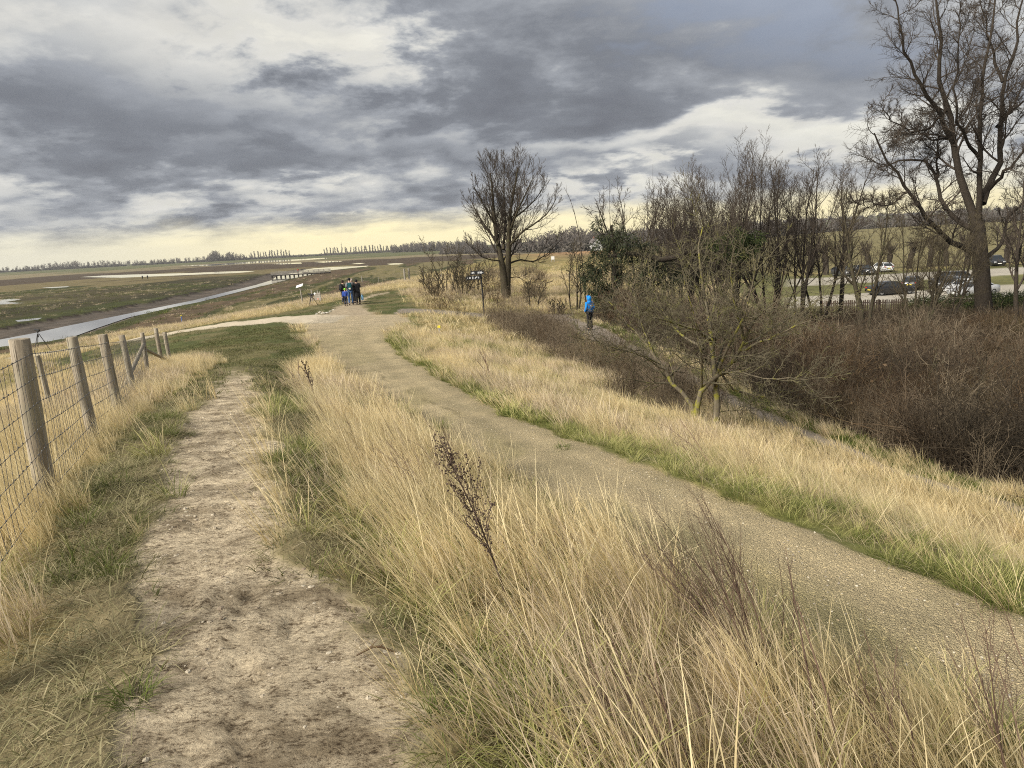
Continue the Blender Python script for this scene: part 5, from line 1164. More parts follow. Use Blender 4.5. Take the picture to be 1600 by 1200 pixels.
# ------------------------------------------------------------------ fence of round posts and wire netting
M_POST = None
def mat_post():
    m, t = new_mat('weathered_post')
    P = t.n('ShaderNodeTexCoord').outputs['Object']; oi = t.n('ShaderNodeObjectInfo').outputs['Random']
    P = t.vm('ADD', P, t.n('ShaderNodeCombineXYZ', i_2=t.m('MULTIPLY', oi, 30)).outputs[0])
    g = t.noise(t.vm('MULTIPLY', P, (9, 9, .8)), 3.0, 7, .65, .4); b = t.noise(P, 3.0, 5, .6); cr = t.noise(t.vm('MULTIPLY', P, (22, 22, .9)), 2.0, 3, .5, .3)
    col = t.ramp(g, [(.3, (.19, .155, .11)), (.5, (.33, .28, .21)), (.7, (.46, .41, .325))])
    col = t.mix(t.mr(b, .45, .7, 0, .55), col, c4((.30, .285, .20)))
    col = t.mix(t.mr(cr, .38, .33, 0, .75), col, c4((.09, .07, .05)))
    kn = t.n('ShaderNodeTexVoronoi', i_Vector=t.vm('MULTIPLY', P, (1, 1, .45)), i_Scale=5.0).outputs[0]
    col = t.mix(t.mr(kn, .12, .06, 0, .7), col, c4((.13, .09, .06)))
    bp = t.n('ShaderNodeBump', i_Strength=.6, i_Distance=.01, i_Height=t.m('ADD', g, t.mr(cr, .38, .3, 0, -1))).outputs[0]
    finish(t, col, .9, bp, spec=.15); return m
M_POST = mat_post(); M_WIRE = mottled('galvanised_wire', (.10, .10, .105), (.19, .185, .18), 30, .55, 0, metal=.6, spec=.5)
def make_fence():
    rng = np.random.default_rng(5)
    o = empty('wire_fence', (FEN[3][0], FEN[3][1], FEN[3][2]), 0, 'round timber post and wire netting fence along the left side of the mud trail', 'fence'); O = np.array(o.location)
    tops = [(30, 530), (112, 527), (160, 523), (190, 524), (222, 520), (243, 513), (257, 519)]
    rad = [.067, .056, .060, .050, .052, .058, .06]
    segs = []
    pts = [(FEN[k], None, .07) for k in range(1, 3)] + [(FEN[k + 3], tops[k], rad[k]) for k in range(7)]
    for k, (b, tp, r) in enumerate(pts):
        z = float(terrain(np.array([b[0]]), np.array([b[1]]), False)[0])
        bb = np.array([b[0], b[1], z - .35]) - O
        t = (np.array([b[0] - .08, b[1], z + 1.12]) if tp is None else ud(tp[0], tp[1], b[1])) - O
        P, L = polyline([bb, bb + (t - bb) * .5 + rng.normal(0, .008, 3), t], 7)
        m = MB(); rr = r * (1.05 - .06 * np.linspace(0, 1, 7)) * (1 + rng.normal(0, .02, 7)); rr[-1] *= .97
        m.tube(np.vstack([P, P[-1] + (P[-1] - P[-2]) * .012]), np.r_[rr, rr[-1] * .88], 14)
        ob = m.build('post', M_POST, o, True); me = ob.data
        for pl in me.polygons:
            if abs(pl.normal.z) > .9: pl.use_smooth = False
        segs.append((bb, t, r))
    # brace at the far corner and one loose rail
    a, b = segs[-2], segs[-1]
    for s0, s1, r in ((segs[5][0] + (segs[5][1] - segs[5][0]) * .30 + np.array([-.35, .3, 0]), segs[6][0] + (segs[6][1] - segs[6][0]) * .80, .045), (segs[6][0] + (segs[6][1] - segs[6][0]) * .72, segs[7][0] + (segs[7][1] - segs[7][0]) * .42 + np.array([.05, .1, 0]), .04)):
        MB().tube(np.stack([s0, .5 * (s0 + s1), s1]), r, 9).build('brace', M_POST, o, True)
    # netting: eight line wires with upright stays knotted between them
    V, Q, k = [], [], 0
    ends = [(np.array([0.5, -4, 1.7]) - O, np.array([.4, -4, 3.2]) - O, .07)] + segs
    hs = [.30, .40, .50, .60, .71, .82, .93]
    P3, R3 = [], []
    for s0, s1 in zip(ends[:-1], ends[1:]):
        for h in hs:
            q0, q1 = s0[0] + (s0[1] - s0[0]) * h, s1[0] + (s1[1] - s1[0]) * h
            off = np.array([.06, .02, 0]); t = np.linspace(0, 1, 5)[:, None]; p = q0 + (q1 - q0) * t + off; p[1:-1, 2] -= .012
            P3.append(p); R3.append(np.full(5, .0026 if h > .9 else .0020))
        L = np.linalg.norm(s1[0] - s0[0]); n = max(int(L / .105), 2)
        for j in range(1, n):
            w = j / n; a0 = s0[0] + (s0[1] - s0[0]) * hs[0]; a1 = s0[0] + (s0[1] - s0[0]) * hs[-1]; b0 = s1[0] + (s1[1] - s1[0]) * hs[0]; b1 = s1[0] + (s1[1] - s1[0]) * hs[-1]
            lo, hi = a0 + (b0 - a0) * w, a1 + (b1 - a1) * w; t = np.linspace(0, 1, 5)[:, None]
            p = lo + (hi - lo) * t + np.array([.06, .02, 0]); p[1:-1, :2] += rng.normal(0, .006, (3, 2)); P3.append(p); R3.append(np.full(5, .0018))
    v, q = tubes(np.stack(P3), np.stack(R3), 4)
    kn = MB(); kn.add(v, q); el = MB().ell((0, 0, 0), (1, 1, 1.2), 5, 3)
    for s0, s1 in zip(ends[:5], ends[1:6]):
        L = np.linalg.norm(s1[0] - s0[0]); n = max(int(L / .105), 2)
        for j in range(1, n):
            for h in hs:
                q0, q1 = s0[0] + (s0[1] - s0[0]) * h, s1[0] + (s1[1] - s1[0]) * h
                kn.add(el.V[0] * .005 + q0 + (q1 - q0) * (j / n) + np.array([.06, .02, -.012 * (1 - abs(2 * j / n - 1))]), el.Fq[0])
    kn.build('wire_netting', M_WIRE, o, True)
    b = ud(74, 594, 12.5); z = float(terrain(np.array([b[0]]), np.array([b[1]]), False)[0])
    ob = MB().tube(np.array([(0, 0, -.3), (-.05, 0, .4), (-.1, 0, 1.0)]), .045, 10).build('old_post', M_POST, None, True); ob.location = (b[0], b[1], z); tag(ob, 'short grey old post leaning in the straw behind the wire netting', 'post')
make_fence()

# ------------------------------------------------------------------ far woods, poplars, hills trees
def hit(u, v, y0=2.0, y1=900.0):
    d = ray(u, v); ys = np.geomspace(y0, y1, 1500); P = d[None, :] * (ys / d[1])[:, None] + np.array([0, 0, ZC])
    k = np.argmax(P[:, 2] < terrain(P[:, 0], P[:, 1], False)); p = P[k].copy(); p[2] = float(terrain(p[:1], p[1:2], False)[0]); return p
ORD = ['first', 'second', 'third', 'fourth', 'fifth', 'sixth', 'seventh', 'eighth', 'ninth', 'tenth', 'eleventh', 'twelfth', 'thirteenth', 'fourteenth', 'fifteenth', 'sixteenth', 'seventeenth', 'eighteenth', 'nineteenth', 'twentieth', 'twenty-first', 'twenty-second', 'twenty-third', 'twenty-fourth', 'twenty-fifth', 'twenty-sixth']
M_FAR = mottled('haze_tinted_bark', (.13, .112, .10), (.19, .168, .15), .6, .95, 0)  # far bark lightened to hazy grey-brown: distance haze put into the colour
M_FARD = mottled('distant_dark_crown', (.085, .076, .064), (.135, .118, .10), .3, .95, 0)
def make_far():
    rng = np.random.default_rng(77)
    def ftree(seed, H, spread, up, k=(16, 9), w=.10, first=.25, mat=M_FAR):
        r = np.random.default_rng(seed)
        t = grow(np.array([[0, 0, -1.0]]), np.array([[0, 0, 1.0]]), one(H), one(.34), 7, r, .02, .05, .8)
        a = kids(t, k[0], r, (first, 1), (25, 55), spread, .5, 5, up, .12, w * 1.3, .5, .45); b = kids(a, k[1], r, (.2, 1), (25, 55), .5, .7, 4, up, .15, w, .4)
        me = branches_mesh('far_tree', [(t, 5), (a, 3), (b, 3)]); me.materials.append(mat); return me
    def bush(seed, rx, rz, mat):
        r = np.random.default_rng(seed); n = 260
        d = norm(r.normal(0, 1, (n, 3))); d[:, 2] = np.abs(d[:, 2]); C = d * r.uniform(.5, 1.05, (n, 1)) * np.array([rx, rx, rz]); s = norm(r.normal(0, 1, (n, 3))); t = norm(np.cross(s, r.normal(0, 1, (n, 3)))); z = r.uniform(.35, .8, (n, 1))
        V = np.stack([C - s * z, C + t * z, C + s * z, C - t * z], 1).reshape(-1, 3)
        me = mesh_np('far_bush', V, [np.arange(n * 4).reshape(-1, 4)], False); me.materials.append(mat); return me
    ob = lambda me: bpy.data.objects.new('p', me)
    wood = [ob(ftree(600 + k, 12, .42, .06, (14, 9), .12)) for k in range(5)] + [ob(bush(620 + k, 4.5, 5.5, M_FARD)) for k in range(5)]
    low = [ob(bush(640 + k, 5, 4, M_FARD)) for k in range(4)] + [ob(ftree(650 + k, 7, .5, .05, (12, 9), .10)) for k in range(3)]
    def line(name, u0, u1, ya, yb, n, scf, protos, label, depth=60):
        u = rng.uniform(u0, u1, n); f = (u - u0) / (u1 - u0); y = ya + (yb - ya) * f + rng.uniform(0, depth, n)
        x = np.array([(ray(a, 400)[0] / ray(a, 400)[1]) for a in u]) * y
        P = np.stack([x, y, terrain(x, y, False) - .4], -1); s = np.interp(u, scf[0], scf[1]) * rng.uniform(.7, 1.2, n)
        scatter(name, P, protos, rng, label, 'trees', spin=3.1, scl=s)
    line('far_woodland', -120, 330, 1500, 1500, 520, ([-120, 0, 60, 90, 110, 200, 240, 330], [.75, .8, .95, 1.2, 1.15, .9, .75, .9]), wood, 'bare woodland along the left skyline beyond the marsh')
    line('far_woodland', 325, 395, 1450, 1450, 110, ([325, 345, 370, 395], [1.45, 1.5, 1.0, .8]), wood, 'taller clump of bare trees on the left skyline')
    line('far_hedgerow', 380, 640, 1480, 1450, 420, ([380, 640], [.75, .75]), low, 'dark hedge and scrub under the rows of poplars')
    line('far_woodland', 612, 760, 1250, 900, 380, ([612, 650, 760], [.9, 1.15, .85]), wood, 'dark brown wood on the skyline behind the lone tree', 80)
    line('bank_wood', 690, 912, 620, 380, 420, ([690, 800, 850, 905], [.55, .6, .85, 1.05]), wood, 'dark wood behind the golden bank right of the lone tree', 60)
    line('field_wood', 905, 1700, 470, 470, 1100, ([905, 1000, 1250, 1330, 1700], [.95, .9, .8, .62, .7]), wood, 'dark brown wood at the far side of the golden field', 70)
    line('hill_wood', 880, 1700, 1500, 1900, 500, ([880, 1700], [1.2, 1.5]), low, 'dark copses on the hills along the right skyline', 900)
    # poplars
    pops = [ftree(660 + k, 15.5, .24, .15, (34, 9), .16, .14) for k in range(3)]
    def row(us, ya, yb, what, grp, sc):
        for i, u in enumerate(us):
            y = ya + (yb - ya) * i / len(us); q = ray(u, 400); x = q[0] / q[1] * y
            o = bpy.data.objects.new('poplar_tree', pops[i % 3]); COL.objects.link(o); o.location = (x, y, -4); o.rotation_euler.z = i * 1.7; s = sc * rng.uniform(.85, 1.1); o.scale = (s, s, s)
            tag(o, 'poplar, %s from left in %s' % (ORD[i], what), 'tree', grp)
    row(np.linspace(394, 452, 14) + rng.normal(0, .8, 14), 1440, 1420, 'the short skyline row', 'poplars of the left skyline row', .98)
    row(np.linspace(508, 614, 25) + rng.normal(0, .9, 25), 1420, 1380, 'the long skyline row', 'poplars of the long skyline row', .95)
    y = 1430; q = ray(535, 400); x = q[0] / q[1] * y
    m = MB(); m.tube(np.array([(0, 0, 0), (0, 0, 12), (0, 0, 24)]), [.6, .45, .25], 5); m.box((0, 0, 20), (3, .4, .4)); o = m.build('mast', M_FAR); o.location = (x, y, -4); tag(o, 'thin mast rising above the long skyline row of poplars', 'mast')
make_far()

# ------------------------------------------------------------------ people
def cloth(name, c, k=1.35): return mottled(name, tuple(v * .8 for v in c), tuple(min(v * k, 1) for v in c), 9, .85, .25, 30)
SKIN = mottled('skin', (.42, .26, .19), (.55, .36, .27), 12, .6, 0)
def skin(name, verts, edges, rad, mat, parent, sub=2):
    me = bpy.data.meshes.new(name); me.from_pydata([tuple(v) for v in verts], edges, []); me.update()
    o = link(name, me, mat, parent); md = o.modifiers.new('skin', 'SKIN'); md.use_smooth_shade = True
    L = me.skin_vertices[0].data if me.skin_vertices else None
    for k, r in enumerate(rad): L[k].radius = (r, r) if not isinstance(r, tuple) else r; L[k].use_root = (k == 0)
    s = o.modifiers.new('sub', 'SUBSURF'); s.levels = sub; s.render_levels = sub; return o
def person(loc, rz, H, label, top, legs, hair=None, hat=None, hood=False, lean=0.0, arms='pocket', pack=None, long_coat=False, group=None, step=.0, shoes=(.05, .045, .04)):
    o = empty('person', loc, rz, label, 'person', group); s = H / 1.75
    ln = lambda z: lean * max(z - .95, 0) * 1.0
    p = lambda x, y, z: (x * s, (y + ln(z)) * s, z * s)
    # figure faces +Y. joints
    pel, wai, che, nec, hed, crn = p(0, 0, .95), p(0, 0, 1.10), p(0, 0, 1.32), p(0, 0, 1.48), p(0, .02, 1.57), p(0, .015, 1.66)
    J = {}
    for sd in (-1, 1):
        J['hip', sd] = p(.09 * sd, 0, .92); J['kne', sd] = p(.10 * sd, .02 + step * sd, .50); J['ank', sd] = p(.10 * sd, step * 1.6 * sd - .02, .09); J['toe', sd] = p(.115 * sd, step * 1.6 * sd + .14, .035)
        J['sho', sd] = p(.185 * sd, 0, 1.42)
        if arms == 'pocket': J['elb', sd], J['wri', sd], J['han', sd] = p(.27 * sd, -.07, 1.15), p(.22 * sd, .09, .98), p(.19 * sd, .13, .93)
        elif arms == 'up': J['elb', sd], J['wri', sd], J['han', sd] = p(.27 * sd, .10, 1.18), p(.12 * sd, .30, 1.28), p(.09 * sd, .36, 1.33)
        else: J['elb', sd], J['wri', sd], J['han', sd] = p(.25 * sd, -.03, 1.14), p(.27 * sd, .03, .90), p(.27 * sd, .05, .80)
    V = [pel, wai, che, nec, hed, crn]; E = [(0, 1), (1, 2), (2, 3), (3, 4), (4, 5)]; R = [.12, .115, .125, .055, .082, .078]
    for sd in (-1, 1):
        b = len(V); V += [J['hip', sd], J['kne', sd], J['ank', sd], J['toe', sd], J['sho', sd], J['elb', sd], J['wri', sd], J['han', sd]]
        R += [.085, .056, .04, .035, .06, .042, .03, .038]; E += [(0, b), (b, b + 1), (b + 1, b + 2), (b + 2, b + 3), (2, b + 4), (b + 4, b + 5), (b + 5, b + 6), (b + 6, b + 7)]
    skin('body', V, E, [r * s for r in R], SKIN, o, 1)
    # jacket
    V = [p(0, 0, .90 if not long_coat else .45), p(0, 0, 1.08), p(0, 0, 1.30), p(0, 0, 1.44)]; E = [(0, 1), (1, 2), (2, 3)]; R = [(.20 if not long_coat else .24, .145 if not long_coat else .19), (.19, .14), (.20, .145), (.10, .09)]
    if long_coat: V.insert(1, p(0, 0, .85)); R.insert(1, (.21, .16)); E = [(0, 1), (1, 2), (2, 3), (3, 4)]
    c = len(V) - 2
    for sd in (-1, 1):
        b = len(V); V += [J['sho', sd], J['elb', sd], J['wri', sd]]; R += [.085, .068, .055]; E += [(c, b), (b, b + 1), (b + 1, b + 2)]
    skin('jacket', V, E, [(r * s) if not isinstance(r, tuple) else (r[0] * s, r[1] * s) for r in R], top, o)
    V = [p(0, 0, .98)]; E = []; R = [(.165, .125)]
    for sd in (-1, 1):
        b = len(V); V += [J['hip', sd], J['kne', sd], p(.10 * sd, step * 1.6 * sd - .02, .10)]; R += [.105, .078, .068]; E += [(0, b), (b, b + 1), (b + 1, b + 2)]
    skin('trousers', V, E, [(r * s) if not isinstance(r, tuple) else (r[0] * s, r[1] * s) for r in R], legs, o)
    for sd in (-1, 1):
        a, t = np.array(J['ank', sd]), np.array(J['toe', sd]); MB().ell((a[0] * .3 + t[0] * .7, a[1] * .45 + t[1] * .55, .045 * s), (.055 * s, .15 * s, .05 * s), 10, 6).build('shoe', cloth('shoe_leather', shoes), o, True)
    h = np.array(hed); k = np.array(crn)
    if hair is not None: MB().ell((k[0], k[1] - .03 * s, k[2] - .02 * s), (.10 * s, .105 * s, .115 * s), 12, 8).build('hair', hair, o, True)
    if hat is not None:
        MB().ell((k[0], k[1] - .008 * s, k[2] + .02 * s), (.108 * s, .115 * s, .10 * s), 12, 8).ell((k[0], k[1] - .005, k[2] + .11 * s), (.03 * s,) * 3, 6, 4).build('hat', hat, o, True)
    if hood:
        m = MB(); m.ell((k[0], k[1] - .03 * s, k[2] - .01 * s), (.125 * s, .135 * s, .15 * s), 12, 9); m.tube(np.array([(k[0], k[1] + .07 * s, k[2] + .09 * s), (k[0], k[1] + .15 * s, k[2] + .06 * s)]), [.075 * s, .05 * s], 9); m.ell((h[0], h[1] - .05 * s, h[2] - .09 * s), (.12 * s, .115 * s, .10 * s), 10, 7); m.build('hood', top, o, True)
    # nose, so the face has a front
    MB().ell((h[0], h[1] + .085 * s, h[2] + .035 * s), (.014 * s, .022 * s, .022 * s), 6, 4).build('nose', SKIN, o, True)
    if pack:
        z = 1.22; q = MB(); q.box(p(0, -.21, z), (.30 * s, .18 * s, .46 * s), bev=.06 * s); b = q.build('backpack', pack, o, True)
        MB().box(p(0, -.315, z - .08), (.22 * s, .05 * s, .20 * s), bev=.02 * s).build('pocket', pack, b, True)
        for sd in (-1, 1): MB().tube(np.array([p(.11 * sd, -.12, 1.46), p(.13 * sd, .10, 1.44), p(.14 * sd, .15, 1.25), p(.14 * sd, -.10, 1.05)]), .022 * s, 5).build('strap', pack, b, True)
    return o
def make_people():
    black = cloth('black_cloth', (.012, .012, .014)); jeans = cloth('blue_denim', (.055, .11, .24)); olive = cloth('olive_cloth', (.05, .05, .035)); navy = cloth('royal_blue_cloth', (.03, .07, .32))
    grey = cloth('grey_cloth', (.19, .19, .20)); teal = cloth('dark_teal_pack', (.012, .085, .095)); lime = cloth('lime_knit', (.30, .75, .06)); dark = cloth('dark_navy_cloth', (.02, .025, .045))
    hairb = cloth('brown_hair', (.035, .022, .014)); hairg = cloth('grey_blond_hair', (.52, .42, .36)); blue = cloth('bright_blue_jacket', (.010, .20, .60)); pale = cloth('pale_blue_cloth', (.22, .42, .62)); red = cloth('red_cloth', (.55, .03, .03))
    white = mottled('white_print', (.72, .74, .76), (.85, .86, .87), 20, .8, 0)
    G = 'people huddled together on the worn path'
    def g(u, y): return at_u(u, y)
    person(g(538, 50.2), -.5, 1.66, 'person in dark olive jacket with black backpack at the left of the huddled group', olive, dark, hair=hairb, lean=.05, arms='up', pack=black, group=G)
    c = person(g(541, 48.2), .1, 1.16, 'child in lime green hat and royal blue jacket standing before the adults', navy, dark, hat=lime, lean=.0, arms='down', group=G)
    m = person(g(549, 48.9), .12, 1.80, 'man in black woollen hat with teal and black backpack and blue jeans', grey, jeans, hat=black, lean=.03, arms='up', pack=teal, group=G, step=.04)
    bp = [k for k in m.children if k.name.startswith('backpack')][0]
    MB().box((.03, -.36, 1.12), (.13, .012, .10), bev=.005).build('white_patch', white, bp); MB().box((.045, -.366, 1.115), (.06, .01, .04)).build('orange_patch', cloth('orange_print', (.6, .2, .04)), bp)
    person(g(554, 50.4), 2.2, 1.72, 'person with grey blond hair mostly hidden behind the man with the teal backpack', dark, black, hair=hairg, lean=.14, arms='up', group=G)
    person(g(560.5, 49.0), .55, 1.70, 'person in long black coat bending forward at the right of the huddled group', black, black, hair=black, lean=.18, arms='up', long_coat=True, group=G)
    b = MB(); b.box((0, 0, .32), (.14, .26, .36), bev=.05); b.tube(np.array([(0, -.08, .48), (0, 0, .62), (0, .08, .48)]), .012, 5); bag = b.build('bag', pale, None, True); q = g(567, 49.0); bag.location = (q[0], q[1], q[2] + .12); tag(bag, 'pale blue bag beside the person in the long black coat', 'bag')
    p = person(at_u(922, 36.6), .55, 1.74, 'person in bright blue hooded jacket and black trousers on the lower path', blue, black, hood=True, arms='pocket', lean=.02)
    jk = [k for k in p.children if k.name.startswith('jacket')][0]
    t = MB()
    for k, (x, w) in enumerate(((-.075, .03), (-.03, .04), (.02, .03), (.065, .04))): t.box((x, -.172, 1.28 + .012 * (k % 2)), (w, .012, .05))
    t.box((0, -.168, 1.235), (.15, .01, .012)); t.build('back_print', white, jk)
    # far off on the marsh, and on the footbridge
    q = un(223, 436.6, -4); person((q[0], q[1], -4), .4, 1.75, 'dark clothed person far out on the marsh, left of a pair', dark, black, hair=hairb, arms='down', group='two people walking on the marsh')
    q = un(231, 436.2, -4); person((q[0], q[1], -4), .2, 1.8, 'dark clothed person far out on the marsh, right of a pair', black, black, hair=hairb, arms='down', group='two people walking on the marsh')
    return dict(red=red, dark=dark, hair=hairb, black=black, white=white)
PM = make_people()

# ------------------------------------------------------------------ things along the paths
M_BLK = mottled('black_metal', (.012, .012, .013), (.028, .028, .03), 20, .5, .1); M_GREYW = mottled('grey_timber', (.22, .20, .17), (.38, .35, .30), 5, .85, .4, stretch=(1, 1, .2))
M_WHT = mottled('white_board', (.68, .67, .64), (.80, .79, .76), 5, .6, 0); M_YEL = mottled('yellow_paint', (.70, .58, .03), (.82, .70, .06), 9, .6, 0); M_BLUEP = mottled('blue_paint', (.05, .12, .4), (.08, .18, .5), 9, .6, 0)
def ground_z(x, y): return float(terrain(np.array([float(x)]), np.array([float(y)]), False)[0])
def make_small():
    # signpost with two finger boards
    p = at_u(757, 41.5); o = empty('signpost', p, 0, 'black signpost with two finger boards of white symbols before the lone tree', 'signpost')
    MB().tube(np.array([(0, 0, -.2), (-.03, 0, 1.4), (-.08, 0, 2.72)]), .042, 10).build('post', M_BLK, o, True)
    def board(x0, x1, z, y, tip):
        m = MB(); d = .02; h = .105; xs = [(x0, -h), (x1, -h), (x1, h), (x0, h)]
        if tip > 0: xs = [(x0, -h), (x1 - .08, -h), (x1, 0), (x1 - .08, h), (x0, h)]
        else: xs = [(x0 + .08, -h), (x1, -h), (x1, h), (x0 + .08, h), (x0, 0)]
        n = len(xs); V = [(a, y - d, z + b) for a, b in xs] + [(a, y + d, z + b) for a, b in xs]
        me = bpy.data.meshes.new('finger_board'); me.from_pydata(V, [], [list(range(n)), list(range(2 * n - 1, n - 1, -1))] + [[k, k + n, (k + 1) % n + n, (k + 1) % n] for k in range(n)]); me.update(); b = link('finger_board', me, M_BLK, o); return b
    b1 = board(-.66, .16, 2.56, -.07, 1); b2 = board(-.98, -.11, 2.28, -.07, -1)
    def marks(b, z, items):
        m = MB()
        for x, w, h, dz in items: m.box((x, -.094, z + dz), (w, .006, h))
        tag(m.build('white_lettering', PM['white'], b), kind='stuff')
    marks(b1, 2.56, [(-.60, .035, .035, 0), (-.53, .03, .10, 0), (-.49, .05, .03, .035), (-.455, .03, .12, 0), (-.22, .035, .10, 0), (-.17, .03, .11, 0), (-.135, .03, .03, .03), (-.10, .03, .11, 0), (-.055, .035, .10, 0), (-.015, .03, .11, 0), (.06, .035, .035, 0)])
    marks(b2, 2.28, [(-.84, .035, .035, 0), (-.70, .09, .06, 0), (-.53, .045, .14, 0), (-.40, .04, .06, -.03), (-.36, .05, .04, .02), (-.32, .03, .06, .035), (-.23, .04, .05, .03), (-.19, .03, .06, -.02)])
    # slanted white lectern
    p = hit(473, 474.5); o = empty('lectern_sign', p, 0, 'white slanted information board on a grey post beside the path', 'sign'); s = p[1] / 1110
    hh = 26.5 * s; MB().tube(np.array([(0, 0, -.2), (-.03, 0, hh * .5), (-.08, 0, hh)]), .055, 9).build('post', M_GREYW, o, True)
    M = Matrix.Rotation(math.radians(32), 3, 'X') @ Matrix.Rotation(math.radians(-17), 3, 'Y')
    MB().box((-.10, 0, hh + .06), (11.5 * s, .36, .035), M=M, bev=.01).build('board', M_WHT, o)
    MB().box((-.08, 0, hh - .01), (.10, .16, .06)).build('bracket', M_WHT, o)
    # tripod with camera, low by the grass
    def tripod(p, H, spread, label, long_):
        o = empty('camera_tripod', p, 0, label, 'tripod')
        for k, a in enumerate((.3, 2.5, 4.5)):
            f = np.array([math.cos(a) * spread, math.sin(a) * spread, 0]); f[2] = ground_z(p[0] + f[0], p[1] + f[1]) - p[2]
            t = np.array([math.cos(a) * .05, math.sin(a) * .05, H * .84]); mid = (f + t) * .5
            l = MB().tube(np.stack([mid, t]), .022, 7).build('leg', M_BLK, o, True); MB().tube(np.stack([f, mid + (t - mid) * .08]), .016, 7).build('lower_leg', M_BLK, l, True)
        MB().tube(np.array([(0, 0, H * .70), (0, 0, H * .92)]), .022, 8).build('column', M_BLK, o, True)
        MB().box((0, 0, H * .93), (.11, .11, .09), bev=.02).build('head', M_BLK, o)
        d = np.array([math.cos(long_), math.sin(long_), .12])
        MB().tube(np.stack([np.array([0, 0, H]) - d * .14, np.array([0, 0, H]) + d * .06, np.array([0, 0, H]) + d * .08, np.array([0, 0, H]) + d * .32]), [.05, .055, .05, .062], 12).build('scope', M_BLK, o, True)
        MB().box(tuple(np.array([0, 0, H + .02]) - d * .18), (.15, .10, .13), rz=long_, bev=.02).build('camera_body', M_BLK, o)
        return o
    p = hit(65, 552); tripod(p, p[1] / 1110 * 36, p[1] / 1110 * 14, 'black camera on a tall tripod above the creek behind the fence', 2.6)
    p = hit(488, 478); tripod(p, p[1] / 1110 * 17.5, p[1] / 1110 * 8.5, 'black camera on a low tripod beside the white slanted board', 2.5)
    # weathered board with discs
    p = hit(496, 471.5); s = p[1] / 1110; o = empty('wooden_board', p, -.2, 'grey weathered wooden board with a white disc behind the low tripod', 'board')
    for x in (-.42, .10, .30): MB().box((x, 0, .38 if x > -.4 else .45), (.08, .08, 1.0 if x < .2 else .85), bev=.01).build('post', M_GREYW, o)
    for k in range(4): MB().box((.08, -.062, .20 + .15 * k), (.56, .03, .135), bev=.006).build('plank', M_GREYW, o)
    m = MB(); m.tube(np.array([(-.12, -.075, .66), (-.12, -.10, .66)]), .085, 14); m.build('white_disc', M_WHT, o); m = MB(); m.tube(np.array([(.12, -.075, .22), (.12, -.10, .22)]), .07, 14); m.build('pink_disc', mottled('pink_paint', (.55, .28, .22), (.62, .34, .28), 8, .7, 0), o)
    # marker posts
    for u, v, h, lab in ((284.5, 503.5, 10, 'small marker post with yellow and blue top on the straw slope left'), (687, 523, 12, 'small marker post with yellow top in the grass beyond the path edge')):
        p = hit(u, v); s = p[1] / 1110; o = empty('marker_post', p, 0, lab, 'marker post', 'small yellow topped marker posts')
        MB().box((0, 0, h * s * .4), (.075, .075, h * s * .95), bev=.01).build('post', M_GREYW if u > 600 else M_BLUEP, o); MB().box((0, -.0, h * s), (.13, .05, .13), bev=.015).build('yellow_top', M_YEL, o)
    # posts and thin fence beyond the group
    pl = [(566, 441), (592, 441.5), (633, 440.5), (640, 439.5), (662, 438), (690, 436)]
    for k, (u, v) in enumerate(pl):
        p = hit(u, v); big = k in (2, 3, 0)
        ob = MB().tube(np.array([(0, 0, -.3), (0, 0, 1.5 if big else 1.15)]), .11 if big else .05, 8).build('fence_post', M_GREYW); ob.location = p
        tag(ob, ['grey post just right of the huddled people', 'thin stake right of the huddled people', 'stout left gate post beyond the junction', 'stout right gate post beyond the junction', 'thin stake at the edge of the bare shrubs', 'thin stake among the bare shrubs'][k], 'post', 'field fence posts beyond the junction')
    A = [hit(u, v) + np.array([0, 0, .0]) for u, v in pl]
    for h in (.45, .8, 1.1):
        ps = np.stack([np.stack([a + np.array([0, 0, h]), .5 * (a + b) + np.array([0, 0, h - .02]), b + np.array([0, 0, h])]) for a, b in zip(A[:-1], A[1:])]); v, q = tubes(ps, np.full(ps.shape[:2], .007), 3)
        ob = MB().add(v, q).build('fence_wire', M_WIRE); tag(ob, {.45: 'lowest', .8: 'middle', 1.1: 'topmost'}[h] + ' wire strung along the field fence posts', 'wire', 'wires of the field fence')
    # white notice on the golden bank
    p = hit(864, 409); s = p[1] / 1110; o = empty('notice_board', p, 0, 'small white notice on two legs on the golden bank', 'sign')
    MB().box((0, 0, 5.5 * s), (5 * s, .05, 5 * s), bev=.01).build('panel', M_WHT, o)
    for x in (-2, 2): MB().box((x * s, .05, 2.0 * s), (.09, .08, 6 * s)).build('leg', M_GREYW, o)
    # white stones where the worn path meets the concrete
    for k, (u, v, r) in enumerate(((505, 490.5, .17), (500, 488.5, .12), (511, 489.5, .13), (516, 487, .10), (521, 485.5, .12), (495, 491.5, .10))):
        p = hit(u, v); m = MB().ell((0, 0, 0), (r, r * .8, r * .45), 8, 5); m.V[0] *= 1 + np.random.default_rng(k).normal(0, .08, (len(m.V[0]), 1)); ob = m.build('stone', mottled('pale_stone', (.42, .39, .33), (.58, .55, .48), 6, .9, .3)); ob.location = (p[0], p[1], p[2] + r * .15)
        tag(ob, ['largest pale stone at the start of the worn path', 'pale stone behind the largest one', 'pale stone right of the largest one', 'small pale stone third from the right along the worn path', 'pale stone at the right end of the row along the worn path', 'small pale stone at the left end of the row'][k], 'stone', 'pale stones beside the worn path')
make_small()

